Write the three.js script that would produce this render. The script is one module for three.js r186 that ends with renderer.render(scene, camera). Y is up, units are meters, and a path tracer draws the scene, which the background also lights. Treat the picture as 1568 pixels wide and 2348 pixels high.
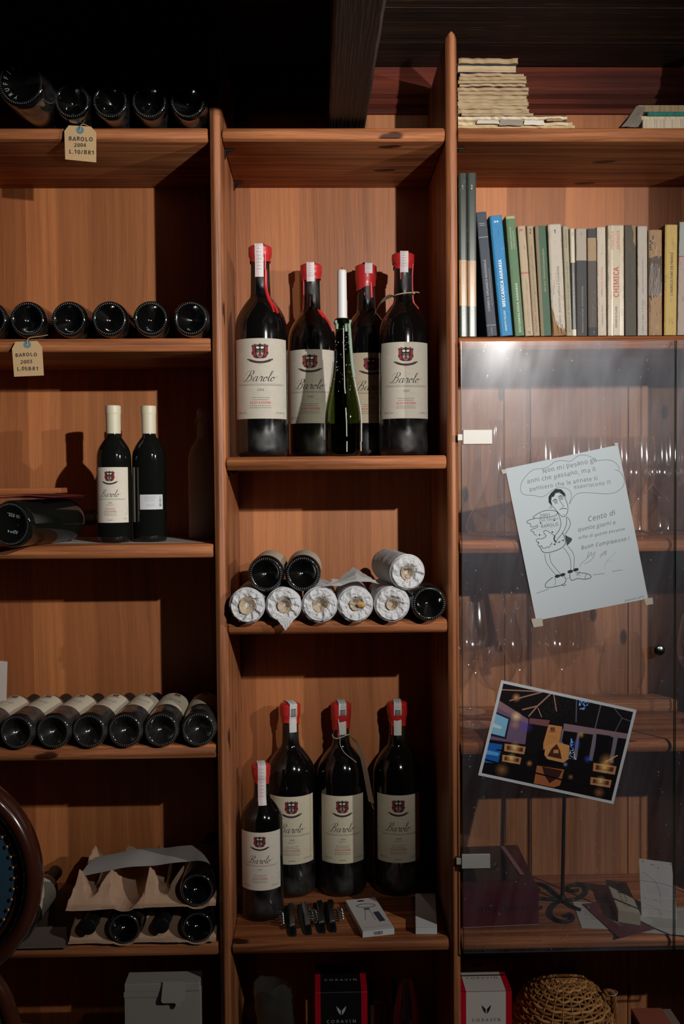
import * as THREE from 'three';
import { mergeGeometries, toCreasedNormals } from 'three/addons/utils/BufferGeometryUtils.js';
import { RoundedBoxGeometry } from 'three/addons/geometries/RoundedBoxGeometry.js';

// ---------- camera, lights, exposure ----------
const scene = new THREE.Scene();
scene.background = new THREE.Color(0x000000);
const EYE = 1.6, DIST = 2.08, FOCAL = 2270;          // metres, metres, pixels of the 1568 x 2348 frame
const AX = new THREE.Vector3(0.99968, -0.00853, 0.02384).normalize(), AZ = new THREE.Vector3(-0.02354, 0.0334, 0.99916).normalize(), AY = new THREE.Vector3().crossVectors(AZ, AX).normalize();
AX.crossVectors(AY, AZ);
const camera = new THREE.PerspectiveCamera(2 * Math.atan(1174 / FOCAL) * 180 / Math.PI, 1568 / 2348, 0.05, 20);
camera.position.set(0, EYE, DIST);
camera.quaternion.setFromRotationMatrix(new THREE.Matrix4().makeBasis(AX, AY, AZ));
scene.add(camera);
const renderer = new THREE.WebGLRenderer({ antialias: true });
renderer.toneMapping = THREE.LinearToneMapping;
renderer.toneMappingExposure = 1;
renderer.shadowMap.enabled = true;
const LAMP = [{ p: [0.715, EYE + 0.56, 1.79], i: 10.2, c: [1, 0.955, 0.9], aim: [-0.15, EYE + 0.28, -0.3], angle: 0.575, soft: 0.85 }, { p: [1.98, EYE + 0.53, 1.79], i: 8, c: [1, 0.95, 0.9], aim: [0.25, EYE - 0.25, -0.1], angle: 0.85, soft: 0.6 }];
for (const L of LAMP) {
  const s = new THREE.SpotLight(new THREE.Color().setRGB(...L.c), L.i, 0, L.angle, L.soft, 2);
  s.position.set(...L.p); s.target.position.set(...L.aim); s.castShadow = true; s.shadow.radius = 0.7; s.shadow.mapSize.set(1024, 1024);
  scene.add(s, s.target); L.light = s;
}

// ---------- helpers ----------
const V = (x, y, z) => new THREE.Vector3(x, y, z), PI = Math.PI, { clamp, lerp, smoothstep } = THREE.MathUtils;
let seed = 7; const rnd = () => { seed = (seed * 1664525 + 1013904223) >>> 0; return seed / 4294967296; }, rr = (a, b) => a + (b - a) * rnd();
// the point on the plane z that was measured at pixel (px, py)
const at = (px, py, z = 0) => { const d = AZ.clone().multiplyScalar(-FOCAL).addScaledVector(AX, px - 784).addScaledVector(AY, 1174 - py); return d.multiplyScalar((z - DIST) / d.z).add(camera.position); };
// the point at height y (metres, world) that was measured at pixel (px, py)
const atY = (px, py, y) => { const d = AZ.clone().multiplyScalar(-FOCAL).addScaledVector(AX, px - 784).addScaledVector(AY, 1174 - py); return d.multiplyScalar((y - EYE) / d.y).add(camera.position); };
const used = {};
const numbered = (n) => { const k = used[n] = (used[n] ?? -1) + 1; return k ? n + '_' + String(k).padStart(3, '0') : n; };
function prep(g) {
  let q = g.index ? g.toNonIndexed() : g;
  for (const k of Object.keys(q.attributes)) if (!['position', 'normal', 'uv'].includes(k)) q.deleteAttribute(k);
  if (!q.attributes.normal) q.computeVertexNormals();
  if (!q.attributes.uv) q.setAttribute('uv', new THREE.BufferAttribute(new Float32Array(q.attributes.position.count * 2), 2));
  return q;
}
const merge = (list) => (list.length === 1 ? list[0] : mergeGeometries(list.map(prep)));
function obj(name, geos, mat, parent) {
  const m = new THREE.Mesh(merge([].concat(geos)), mat);
  m.castShadow = m.receiveShadow = true; m.name = parent ? name : numbered(name);
  (parent ?? scene).add(m); return m;
}
function tag(o, label, category, group) { o.userData = { label, category }; if (group) o.userData.group = group; return o; }
function thing(name, label, category, pos = [0, 0, 0], group) {
  const o = new THREE.Group(); o.name = numbered(name); scene.add(o);
  Array.isArray(pos) ? o.position.set(...pos) : o.position.copy(pos);
  return tag(o, label, category, group);
}
function copyOf(src, label) { const c = src.clone(); c.name = numbered(src.name.replace(/_\d\d\d$/, '')); c.userData = { ...src.userData, label }; scene.add(c); return c; }
const struct = (name, geos, mat) => { const m = obj(name, geos, mat); m.name = name; m.userData.kind = 'structure'; return m; };
// uv in metres from the face each vertex lies on; the grain (v) runs along axis g
function boxUV(geo, g = 'y', off = [rnd() * 3, rnd() * 3]) {
  const q = prep(geo), p = q.attributes.position, n = q.attributes.normal, uv = q.attributes.uv, ax = { x: 0, y: 1, z: 2 }[g];
  for (let i = 0; i < p.count; i += 3) {
    const nn = [0, 1, 2].map((c) => Math.abs(n.getComponent(i, c) + n.getComponent(i + 1, c) + n.getComponent(i + 2, c))), top = nn.indexOf(Math.max(...nn));
    let [a, b] = [0, 1, 2].filter((c) => c !== top); if (a === ax) [a, b] = [b, a];
    if (b !== ax && top === ax) { /* end grain */ }
    for (let j = i; j < i + 3; j++) uv.setXY(j, p.getComponent(j, a) + off[0] + top * 0.37, p.getComponent(j, b) + off[1]);
  }
  return q;
}
const box = (w, h, d, x = 0, y = 0, z = 0, r = 0.0015) => new RoundedBoxGeometry(w, h, d, 2, Math.min(r, w / 2.01, h / 2.01, d / 2.01)).translate(x, y, z);
const plainBox = (w, h, d, x = 0, y = 0, z = 0) => new THREE.BoxGeometry(w, h, d).translate(x, y, z);
const span = (x0, x1, y0, y1, z0, z1, r) => box(x1 - x0, y1 - y0, z1 - z0, (x0 + x1) / 2, (y0 + y1) / 2, (z0 + z1) / 2, r);
function lathe(pts, seg = 48) { // profiles may be listed upward or downward; the outside always faces out
  let a = 0; const q = [[0, pts[0][1]], ...pts, [0, pts[pts.length - 1][1]]]; q.forEach(([r, y], i) => { const [r2, y2] = q[(i + 1) % q.length]; a += r * y2 - r2 * y; });
  return new THREE.LatheGeometry((a < 0 ? [...pts].reverse() : pts).map(([r, y]) => new THREE.Vector2(r, y)), seg);
}
const tube = (pts, r, seg = 24, rad = 8, closed = false) => new THREE.TubeGeometry(new THREE.CatmullRomCurve3(pts.map((p) => (p.isVector3 ? p : V(...p))), closed), seg, r, rad, closed);
// a surface from f(u, v) -> [x, y, z], with a back face offset when thick is given
function sheet(f, nu, nv, thick = 0) {
  const pos = [], uv = [], idx = [];
  for (let j = 0; j <= nv; j++) for (let i = 0; i <= nu; i++) { pos.push(...f(i / nu, j / nv)); uv.push(i / nu, j / nv); }
  for (let j = 0; j < nv; j++) for (let i = 0; i < nu; i++) { const a = j * (nu + 1) + i, b = a + 1, c = a + nu + 1, d = c + 1; idx.push(a, b, d, a, d, c); }
  const g = new THREE.BufferGeometry(); g.setAttribute('position', new THREE.Float32BufferAttribute(pos, 3)); g.setAttribute('uv', new THREE.Float32BufferAttribute(uv, 2)); g.setIndex(idx); g.computeVertexNormals();
  if (!thick) return g;
  const n = g.attributes.normal, N = (nu + 1) * (nv + 1), P2 = pos.slice(), U2 = uv.slice(), I2 = idx.slice();
  for (let i = 0; i < N; i++) { P2.push(pos[i * 3] - n.getX(i) * thick, pos[i * 3 + 1] - n.getY(i) * thick, pos[i * 3 + 2] - n.getZ(i) * thick); U2.push(uv[i * 2], uv[i * 2 + 1]); }
  for (let i = 0; i < idx.length; i += 3) I2.push(idx[i] + N, idx[i + 2] + N, idx[i + 1] + N);
  const rim = (a, b) => I2.push(a, b + N, b, a, a + N, b + N);
  for (let i = 0; i < nu; i++) { rim(i + 1, i); rim(nv * (nu + 1) + i, nv * (nu + 1) + i + 1); }
  for (let j = 0; j < nv; j++) { rim(j * (nu + 1), (j + 1) * (nu + 1)); rim((j + 1) * (nu + 1) + nu, j * (nu + 1) + nu); }
  const h = new THREE.BufferGeometry(); h.setAttribute('position', new THREE.Float32BufferAttribute(P2, 3)); h.setAttribute('uv', new THREE.Float32BufferAttribute(U2, 2)); h.setIndex(I2);
  return toCreasedNormals(h, 0.7);
}
// a closed outline in x, y pushed through depth d along z
function prism(pts, d, bevel = 0) {
  const s = new THREE.Shape(pts.map(([x, y]) => new THREE.Vector2(x, y)));
  const g = new THREE.ExtrudeGeometry(s, { depth: d - 2 * bevel, bevelEnabled: bevel > 0, bevelSize: bevel, bevelThickness: bevel, bevelOffset: -bevel, bevelSegments: 2, curveSegments: 8 });
  return g.translate(0, 0, -d + bevel);
}
const mov = (g, x, y, z) => g.translate(x, y, z);

// ---------- noise and textures ----------
const hash = (x, y) => { let h = Math.imul(x, 374761393) + Math.imul(y, 668265263) | 0; h = Math.imul(h ^ (h >>> 13), 1274126177); return ((h ^ (h >>> 16)) >>> 0) / 4294967296; };
function noise(x, y, px = 4096, py = 4096) {
  const ix = Math.floor(x), iy = Math.floor(y), fx = x - ix, fy = y - iy, sx = fx * fx * (3 - 2 * fx), sy = fy * fy * (3 - 2 * fy), m = (a, n) => ((a % n) + n) % n;
  const x0 = m(ix, px), x1 = m(ix + 1, px), y0 = m(iy, py), y1 = m(iy + 1, py);
  return lerp(lerp(hash(x0, y0), hash(x1, y0), sx), lerp(hash(x0, y1), hash(x1, y1), sx), sy);
}
const fbm = (x, y, o = 4, px = 4096, py = 4096) => { let s = 0, a = 0.5; for (let i = 0; i < o; i++, a /= 2) s += a * noise(x * 2 ** i + i * 17, y * 2 ** i + i * 31, px * 2 ** i, py * 2 ** i); return s; };
function pixelTex(w, h, f, { srgb = true, wrap = true } = {}) {
  const d = new Uint8Array(w * h * 4);
  for (let y = 0, o = 0; y < h; y++) for (let x = 0; x < w; x++, o += 4) { const c = f(x / w, y / h); d[o] = clamp(c[0], 0, 255); d[o + 1] = clamp(c[1], 0, 255); d[o + 2] = clamp(c[2], 0, 255); d[o + 3] = 255; }
  const t = new THREE.DataTexture(d, w, h); t.magFilter = t.minFilter = THREE.LinearFilter; t.needsUpdate = true;
  if (srgb) t.colorSpace = THREE.SRGBColorSpace;
  if (wrap) t.wrapS = t.wrapT = THREE.RepeatWrapping;
  return t;
}
function canvasTex(w, h, draw, srgb = true) {
  const c = document.createElement('canvas'); c.width = w; c.height = h; const x = c.getContext('2d'); draw(x, w, h);
  const t = new THREE.CanvasTexture(c); t.magFilter = t.minFilter = THREE.LinearFilter; if (srgb) t.colorSpace = THREE.SRGBColorSpace; return t;
}
const std = (o) => new THREE.MeshStandardMaterial({ side: THREE.DoubleSide, ...o }), phys = (o) => new THREE.MeshPhysicalMaterial({ side: THREE.DoubleSide, ...o });
const mix3 = (a, b, t) => [lerp(a[0], b[0], t), lerp(a[1], b[1], t), lerp(a[2], b[2], t)];
// wood whose grain runs along v; sizes in metres of one repeat
function wood({ w = 512, h = 1024, size = [0.25, 1], a, b, lines = 40, strips = 0, knots = 0, contrast = 1, spot = 0.5 }) {
  const K = []; for (let i = 0; i < knots; i++) K.push([rnd(), rnd(), rr(0.012, 0.022)]);
  const T = []; for (let i = 0; i < 32; i++) T.push(rr(-1, 1));
  const asp = size[1] / size[0];
  const t = pixelTex(w, h, (u, v) => {
    let k = 0, du = 0;
    for (const [ku, kv, kr] of K) {
      let dx = u - ku; dx -= Math.round(dx); let dy = v - kv; dy -= Math.round(dy); dx *= size[0]; dy *= size[1];
      const r = Math.hypot(dx, dy * 0.45) / kr; du += (dx > 0 ? 1 : -1) * 0.02 * Math.exp(-r * 0.9) / size[0] * 0.25; k = Math.max(k, 1 - smoothstep(r, 0.25, 0.5));
    }
    const uu = u + du * 2 + 0.03 * (fbm(u * 4, v * 4 * Math.min(asp, 1), 2, 4, 4) - 0.5);
    const ring = fbm(uu * lines, v * 3, 3, lines, 3), fine = noise(uu * w / 2.5, v * h / 26, Math.floor(w / 2.5), Math.floor(h / 26)), big = fbm(u * 3, v * 2, 3, 3, 2);
    let m = 0.5 + (ring - 0.45) * 1.5 * contrast + (fine - 0.5) * 0.28 * contrast + (big - 0.45) * spot;
    if (strips) { const s = u * strips + 0.06 * (noise(u * 5, v * 3, 5, 3) - .5), i = Math.floor(s); m += T[((i % strips) + strips) % strips] * 0.24; }
    let c = mix3(a, b, clamp(m, 0, 1));
    if (k > 0) c = mix3(c, [a[0] * 0.45, a[1] * 0.36, a[2] * 0.3], k * 0.85);
    return c;
  });
  t.repeat.set(1 / size[0], 1 / size[1]);
  return t;
}
const texPanel = wood({ w: 1024, h: 1024, size: [0.86, 1.1], a: [122, 69, 35], b: [204, 130, 78], lines: 90, strips: 6, contrast: 0.3, spot: 0.6 });
const texPine = wood({ w: 512, h: 1024, size: [0.16, 0.9], a: [112, 64, 37], b: [200, 130, 85], lines: 18, knots: 2, contrast: 0.9 });
const texPlank = wood({ w: 512, h: 1024, size: [0.3, 1.2], a: [132, 82, 50], b: [198, 138, 92], lines: 30, knots: 3, contrast: 0.7 });
const texDark = pixelTex(512, 512, (u, v) => { const g = fbm(u * 60, v * 3, 3, 60, 3), s = noise(u * 128, v * 16, 128, 16), b = fbm(u * 5, v * 4, 3, 5, 4); const m = clamp(0.25 + (g - 0.45) * 0.9 + (b - 0.45) * 0.9 + (s > 0.86 ? 0.5 : 0), 0, 1); return mix3([24, 15, 10], [92, 66, 48], m); });
texDark.repeat.set(1 / 0.4, 1 / 1.2);
const bumpWood = pixelTex(256, 512, (u, v) => { const k = 255 * clamp(fbm(u * 40, v * 4, 3, 40, 4), 0, 1); return [k, k, k]; }, { srgb: false }); bumpWood.repeat.set(1 / 0.12, 1 / 0.5);
const texDust = pixelTex(512, 512, (u, v) => { const b = fbm(u * 6, v * 5, 4, 6, 5), f = noise(u * 128, v * 128, 128, 128), k = 12 + 40 * smoothstep(b, 0.42, 0.74) + (f > 0.93 ? 16 : 0); return [k, k * 0.98, k * 0.98]; });
const texDust2 = pixelTex(256, 256, (u, v) => { const k = 30 + 46 * smoothstep(fbm(u * 6, v * 5, 4, 6, 5), 0.35, 0.75); return [k, k * 0.97, k * 0.93]; });
const roughDust = pixelTex(256, 256, (u, v) => { const k = 255 * clamp(0.1 + 0.55 * smoothstep(fbm(u * 6 + 3, v * 5, 4, 6, 5), 0.42, 0.75), 0, 1); return [k, k, k]; }, { srgb: false });
const texPaperBump = pixelTex(256, 256, (u, v) => { const k = 255 * fbm(u * 9, v * 9, 4, 9, 9); return [k, k, k]; }, { srgb: false });
const M = {
  panel: std({ map: texPanel, roughness: 0.5, bumpMap: bumpWood, bumpScale: 0.0004 }),
  pine: std({ map: texPine, roughness: 0.48, bumpMap: bumpWood, bumpScale: 0.0005 }),
  shelf: phys({ map: texPine, roughness: 0.55, specularIntensity: 0.3, bumpMap: bumpWood, bumpScale: 0.0005 }),
  plank: std({ map: texPlank, roughness: 0.5, bumpMap: bumpWood, bumpScale: 0.0005 }),
  dark: std({ map: texDark, roughness: 0.6, bumpMap: bumpWood, bumpScale: 0.0012 }),
  beam: std({ map: texDark, color: 0xc4c6cc, roughness: 0.6, bumpMap: bumpWood, bumpScale: 0.002 }),
  trim: std({ map: texPine, color: new THREE.Color().setRGB(0.36, 0.15, 0.125), roughness: 0.85 }),
  room: std({ color: 0x1a1512, roughness: 0.9 }), tile: std({ color: 0x2a1d15, roughness: 0.7 }),
  bottle: phys({ map: texDust, roughness: 1, roughnessMap: roughDust, clearcoat: 0.6, clearcoatRoughness: 0.06 }),
  dusty: phys({ map: texDust2, roughness: 1, roughnessMap: roughDust, clearcoat: 0.4, clearcoatRoughness: 0.08 }),
  clean: phys({ color: new THREE.Color().setRGB(0.006, 0.007, 0.006), roughness: 0.07 }),
  wax: phys({ color: new THREE.Color().setRGB(0.52, 0.022, 0.022), roughness: 0.38, clearcoat: 0.3, clearcoatRoughness: 0.3 }),
  cream: std({ color: 0xd6cfb4, roughness: 0.45 }), paperwhite: std({ color: 0xcdd0d2, roughness: 0.9 }), black: std({ color: 0x0c0c0d, roughness: 0.5 }),
  tissue: std({ color: 0xc3c4c7, roughness: 0.85, bumpMap: texPaperBump, bumpScale: 0.003 }),
  card: std({ color: 0xc6a286, roughness: 0.95, bumpMap: texPaperBump, bumpScale: 0.002 }),
  chrome: std({ color: 0xb8b8ba, roughness: 0.22, metalness: 1 }), iron: std({ color: 0x17181a, roughness: 0.55, metalness: 0.5 }), darkmetal: std({ color: 0x2b2b2e, roughness: 0.42, metalness: 0.7 }),
  string: std({ color: 0xb9a27c, roughness: 0.95 }),
  crystal: phys({ color: 0xffffff, transmission: 1, thickness: 0, roughness: 0.1, ior: 2.1 }),
  glass: phys({ color: 0xffffff, transmission: 1, thickness: 0, roughness: 0.02, ior: 1.5 }),
};

// ---------- the room ----------
const BACK = -0.336, H = (h) => EYE + h;                                        // back panels of the shelving; heights are measured from eye level
const WALL = -0.40, CEIL = H(0.978);
struct('floor', span(-2.2, 3.2, -0.1, 0, -0.5, 4.2), M.tile);
struct('wall_back', span(-2.2, 3.2, 0, CEIL + 0.05, WALL - 0.1, WALL), M.room);
struct('wall_left', span(-2.3, -2.2, 0, CEIL + 0.05, -0.5, 4.2), M.room);
struct('wall_right', span(3.2, 3.3, 0, CEIL + 0.05, -0.5, 4.2), M.room);
struct('wall_front', span(-2.2, 3.2, 0, CEIL + 0.05, 4.2, 4.3), M.room);
const ceiling = struct('ceiling', span(-2.2, 3.2, CEIL + 0.02, CEIL + 0.12, -0.5, 4.2), M.room);
for (let k = 0; k < 10; k++) {                                                  // boards run along the wall
  const z0 = -0.336 + k * 0.165; ceiling.add(obj('plank', boxUV(span(-1.6, 2.0, CEIL, CEIL + 0.022, z0 + 0.001, z0 + 0.1635, 0.002), 'x'), M.dark, ceiling));
}
{ // moulding along the top of the back wall
  const p = [[-0.336, 0.877], [-0.327, 0.877], [-0.324, 0.886], [-0.330, 0.892], [-0.318, 0.897], [-0.312, 0.906], [-0.322, 0.912], [-0.312, 0.918], [-0.304, 0.934], [-0.304, 0.952], [-0.300, 0.957], [-0.300, 0.976], [-0.34, 0.976]];
  const g = new THREE.ExtrudeGeometry(new THREE.Shape(p.map(([z, y]) => new THREE.Vector2(-z, y))), { depth: 3.2, bevelEnabled: false });
  g.rotateY(PI / 2); g.translate(-1.5, EYE, 0);
  struct('trim_1', boxUV(toCreasedNormals(g, 0.5), 'x'), M.trim);
}
{ // dark beam under the ceiling, dropping a little towards the room
  const lo = (z) => H(0.744 - 0.069 * z), z0 = -0.295, z1 = 1.3, x0 = 0.0295, x1 = 0.1075;
  const n = 40, sec = (z) => { const y = lo(z), t = CEIL - 0.0005, c = 0.004, w = 0.0012 * (noise(z * 30, 5) - 0.5), e = 0.003 * noise(z * 55, 9); return [[x0 + w, t], [x0 + w, y + c], [x0 + c + w, y], [x1 - c - e, y + w], [x1 + w, y + c + e * 1.6], [x1 + w, t]]; };
  const pos = [], idx = []; for (let i = 0; i <= n; i++) { const z = lerp(z0, z1, i / n); for (const [x, y] of sec(z)) pos.push(x, y, z); }
  for (let i = 0; i < n; i++) for (let k = 0; k < 6; k++) { const a = i * 6 + k, b = i * 6 + (k + 1) % 6; idx.push(a, b, a + 6, b, b + 6, a + 6); }
  for (const [o, f] of [[0, 1], [n * 6, 0]]) for (let k = 1; k < 5; k++) f ? idx.push(o, o + k + 1, o + k) : idx.push(o, o + k, o + k + 1);
  let g = new THREE.BufferGeometry(); g.setAttribute('position', new THREE.Float32BufferAttribute(pos, 3)); g.setIndex(idx); g = g.toNonIndexed(); g.computeVertexNormals(); g = toCreasedNormals(g, 0.4);
  struct('trim_2', boxUV(g, 'z'), M.beam);
}

// ---------- the lamps: two spotlights on stems ----------
LAMP.forEach((L, i) => {
  const P = V(...L.p), T = V(...L.aim), dir = T.clone().sub(P).normalize();
  const t = thing('ceiling_spotlight', i ? 'black ceiling spotlight further right, outside the picture' : 'black ceiling spotlight in front of the glass cabinet, outside the picture', 'lamp', P);
  const q = new THREE.Quaternion().setFromUnitVectors(V(0, 1, 0), dir);
  const can = obj('lamp_shade', lathe([[0.0, -0.115], [0.03, -0.11], [0.042, -0.095], [0.045, -0.02], [0.045, -0.006], [0.041, -0.006], [0.040, -0.02], [0.03, -0.08], [0, -0.085]]), M.black, t); can.quaternion.copy(q);
  const bulb = obj('bulb', lathe([[0, -0.014], [0.02, -0.0145], [0.034, -0.018], [0.038, -0.022]]), std({ color: 0x000000, emissive: new THREE.Color().setRGB(1, 0.96, 0.9), emissiveIntensity: i ? 40 : 60, roughness: 0.4 }), t); bulb.quaternion.copy(q);
  const up = CEIL - 0.002 - P.y, base = dir.clone().multiplyScalar(-0.1);
  obj('stem', tube([base.clone(), base.clone().add(V(0, 0.06, 0)), V(base.x, up, base.z)], 0.007, 16), M.black, t);
  obj('mount', mov(lathe([[0, 0], [0.045, 0], [0.045, -0.02], [0.01, -0.026], [0, -0.026]]), base.x, up, base.z), M.black, t);
});

// ---------- the shelving ----------
const XL0 = -0.2192, XL1 = -0.1935, XR0 = 0.2724, XR1 = 0.2961, BASE = -1.44;
const unit = thing('wine_shelving', 'tall stained pine shelving with three bays, rounded shelf edges and a glass-fronted right bay', 'shelving', [0, 0, 0]);
// outlines extruded: front edges half round
const roundFront = (t, depth) => { const p = [[-depth, -t / 2], [-t * 0.52, -t / 2]]; for (let k = 0; k <= 8; k++) { const a = -PI / 2 + PI * k / 8; p.push([-t * 0.42 + Math.cos(a) * t * 0.42, Math.sin(a) * t / 2]); } p.push([-t * 0.52, t / 2], [-depth, t / 2]); return p; };
function uprightAt(x0, x1, top) {
  const t = x1 - x0, out = roundFront(t, 0.335), n = out.length, rows = [[0, 1], [0.9, 1], [0.97, 1], [0.99, 0.82], [1, 0.3]], Htot = H(top), g = [];
  const ring = (k, s) => out.map(([z, x]) => [(x0 + x1) / 2 + x * s, k, z]);
  const ys = [0, Htot - 0.03, Htot - 0.012, Htot - 0.004, Htot], sc = [1, 1, 0.97, 0.75, 0.3], pos = [], idx = [];
  ys.forEach((y, r) => ring(y, sc[r]).forEach((v) => pos.push(...v)));
  for (let r = 0; r < 4; r++) for (let i = 0; i < n; i++) { const a = r * n + i, b = r * n + (i + 1) % n; idx.push(a, a + n, b, b, a + n, b + n); }
  for (let i = 1; i < n - 1; i++) idx.push(4 * n, 4 * n + i, 4 * n + i + 1);
  const q = new THREE.BufferGeometry(); q.setAttribute('position', new THREE.Float32BufferAttribute(pos, 3)); q.setIndex(idx);
  return toCreasedNormals(q.toNonIndexed(), 0.9);
}
for (const [x0, x1] of [[-0.886, -0.861], [XL0, XL1], [XR0, XR1], [0.99, 1.0135]]) obj('upright', boxUV(uprightAt(x0, x1, 0.926), 'y'), M.pine, unit);
function shelf(x0, x1, top, bot, front = 0) {
  const t = top - bot, out = roundFront(t, 0.334 + front), n = out.length, pos = [], idx = [], xs = [x0, x0 + 0.003, x1 - 0.003, x1], sc = [0.86, 1, 1, 0.86];
  xs.forEach((x, r) => out.forEach(([z, y]) => pos.push(x, H((top + bot) / 2) + y * sc[r], front + (z > -0.05 ? z - (1 - sc[r]) * 0.012 : z))));
  for (let r = 0; r < 3; r++) for (let i = 0; i < n; i++) { const a = r * n + i, b = r * n + (i + 1) % n; idx.push(a, b, a + n, b, b + n, a + n); }
  for (let i = 1; i < n - 1; i++) { idx.push(0, i + 1, i); idx.push(3 * n, 3 * n + i, 3 * n + i + 1); }
  const q = new THREE.BufferGeometry(); q.setAttribute('position', new THREE.Float32BufferAttribute(pos, 3)); q.setIndex(idx);
  return obj('shelf', boxUV(toCreasedNormals(q.toNonIndexed(), 0.8), 'x'), M.shelf, unit);
}
const S1 = 0.7312, L2 = 0.2972, L3 = -0.135, L4 = -0.561, L5 = -0.985, M2 = 0.0482, M3 = -0.299, M4 = -0.985, R2 = 0.2966, R3 = -0.1321, R4 = -0.563, R5 = -0.9875, TH = 0.0285;
const lx0 = -0.8605, lx1 = XL0 - 0.0035, mx0 = XL1 + 0.001, mx1 = XR0 - 0.0025, rx0 = XR1 + 0.0015, rx1 = 0.9895;
for (const h of [S1, L2, L3, L4, L5, BASE]) shelf(lx0, lx1, h, h - TH);
for (const h of [S1, M2, M3, M4, BASE]) shelf(mx0, mx1, h, h - TH);
for (const h of [S1, R2, R3, R4, R5, BASE]) shelf(rx0, rx1, h, h - TH);
obj('back_panel', boxUV(span(-0.88, XL0 + 0.01, H(BASE) - 0.1, H(0.877), BACK - 0.012, BACK, 0.0005), 'y', [0.1, 0]), M.panel, unit);
obj('back_panel', boxUV(span(XL0 + 0.0105, XR0 + 0.01, H(BASE) - 0.1, H(0.877), BACK - 0.012, BACK, 0.0005), 'y', [0.42, 0.2]), M.panel, unit);
obj('back_panel', boxUV(span(XR0 + 0.0105, 1.01, H(0.27), H(0.877), BACK - 0.012, BACK, 0.0005), 'y', [0.23, 0.5]), M.panel, unit);
{ const xs = [1058, 1157, 1217, 1440, 1660, 1740].map((p) => at(p, 1500, BACK).x); xs[0] = XR0 + 0.0105;
  for (let i = 0; i < xs.length - 1; i++) { // tongue-and-groove boards behind the glass doors
    const g = span(xs[i] + 0.0006, xs[i + 1] - 0.0006, H(BASE) - 0.1, H(0.2695), BACK - 0.012, BACK + rr(-0.0008, 0), 0.0018);
    obj('plank', boxUV(g, 'y'), M.plank, unit);
  } }
for (const [px, py, z] of [[524, 342, -0.06], [549, 415, -0.29], [1055, 336, -0.05], [527, 1102, -0.06]]) { // shelf supports under the boards
  const p = at(px, py, z), left = px < 1000, X = px === 1055 ? XR1 : XL1, y = H(py > 900 ? M2 : S1) - TH;
  obj('shelf_clip', [span(X + 0.0002, X + 0.0025, y - 0.018, y - 0.0006, z - 0.008, z + 0.008), span(X + 0.0002, X + 0.02, y - 0.004, y - 0.0004, z - 0.007, z + 0.007), mov(lathe([[0, -0.007], [0.003, -0.007], [0.003, -0.003], [0, -0.003]], 10), X + 0.011, y, z)], M.iron, unit);
}

// ---------- printed labels ----------
const rows = (x, cx, y0, dy, n, w, h, col, sd) => { x.fillStyle = col; for (let i = 0; i < n; i++) { const ww = w * (0.6 + 0.4 * hash(i, sd)); let p = cx - ww / 2; let k = 0; while (p < cx + ww / 2) { const l = h * (0.7 + 2.2 * hash(i * 31 + k, sd + 9)); x.globalAlpha = 0.75; x.fillRect(p, y0 + i * dy, Math.min(l, cx + ww / 2 - p), h); p += l + h * 0.5; k++; } } x.globalAlpha = 1; };
// a pen line through points; slanting strokes get thicker when they go down
function pen(x, pts, map, thin, thick) {
  const c = new THREE.CatmullRomCurve3(pts.map(([a, b]) => V(...map(a, b), 0))), n = pts.length * 14; let p = c.getPoint(0); x.lineCap = 'round';
  for (let i = 1; i <= n; i++) { const q = c.getPoint(i / n), dy = (q.y - p.y) / (q.distanceTo(p) + 1e-6); x.lineWidth = thin + (thick - thin) * Math.pow(Math.max(0, dy), 1.5); x.beginPath(); x.moveTo(p.x, p.y); x.lineTo(q.x, q.y); x.stroke(); p = q; }
}
const O = (s) => [[s + 0.45, 0.95], [s + 0.15, 0.9], [s - 0.05, 0.45], [s + 0.1, 0.03], [s + 0.4, 0.06], [s + 0.6, 0.5], [s + 0.45, 0.95], [s + 0.4, 0.72], [s + 0.85, 0.8]];
const SCRIPT = [
  [[0.95, 2.05], [0.75, 1.2], [0.5, 0.35], [0.1, 0.02], [-0.2, 0.15], [-0.15, 0.4]],
  [[-0.1, 1.35], [0.1, 1.95], [0.7, 2.25], [1.45, 2.2], [1.6, 1.75], [1.2, 1.3], [0.8, 1.18], [1.4, 1.1], [1.6, 0.7], [1.3, 0.12], [0.75, 0.0], [0.45, 0.2]],
  [[2.75, 0.85], [2.45, 1.0], [2.1, 0.65], [2.1, 0.15], [2.4, 0.02], [2.65, 0.35], [2.8, 0.95], [2.74, 0.3], [2.88, 0.02], [3.15, 0.28]],
  [[3.15, 0.28], [3.42, 0.95], [3.52, 1.05], [3.56, 0.86], [3.85, 0.92], [3.8, 0.45], [3.84, 0.06], [4.0, 0.02], [4.25, 0.35]],
  O(4.3), [[5.15, 0.8], [5.5, 1.5], [5.62, 2.15], [5.45, 2.2], [5.3, 1.3], [5.26, 0.25], [5.42, 0.0], [5.7, 0.35]], [...O(5.85), [7.1, 1.1]],
];
function script(x, cx, y, size, col = '#2a2626') { x.strokeStyle = col; for (const s of SCRIPT) pen(x, s, (a, b) => [cx + (a - 3.3 + b * 0.42 - 0.4) * size, y - b * size], size * 0.05, size * 0.18); }
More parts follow.
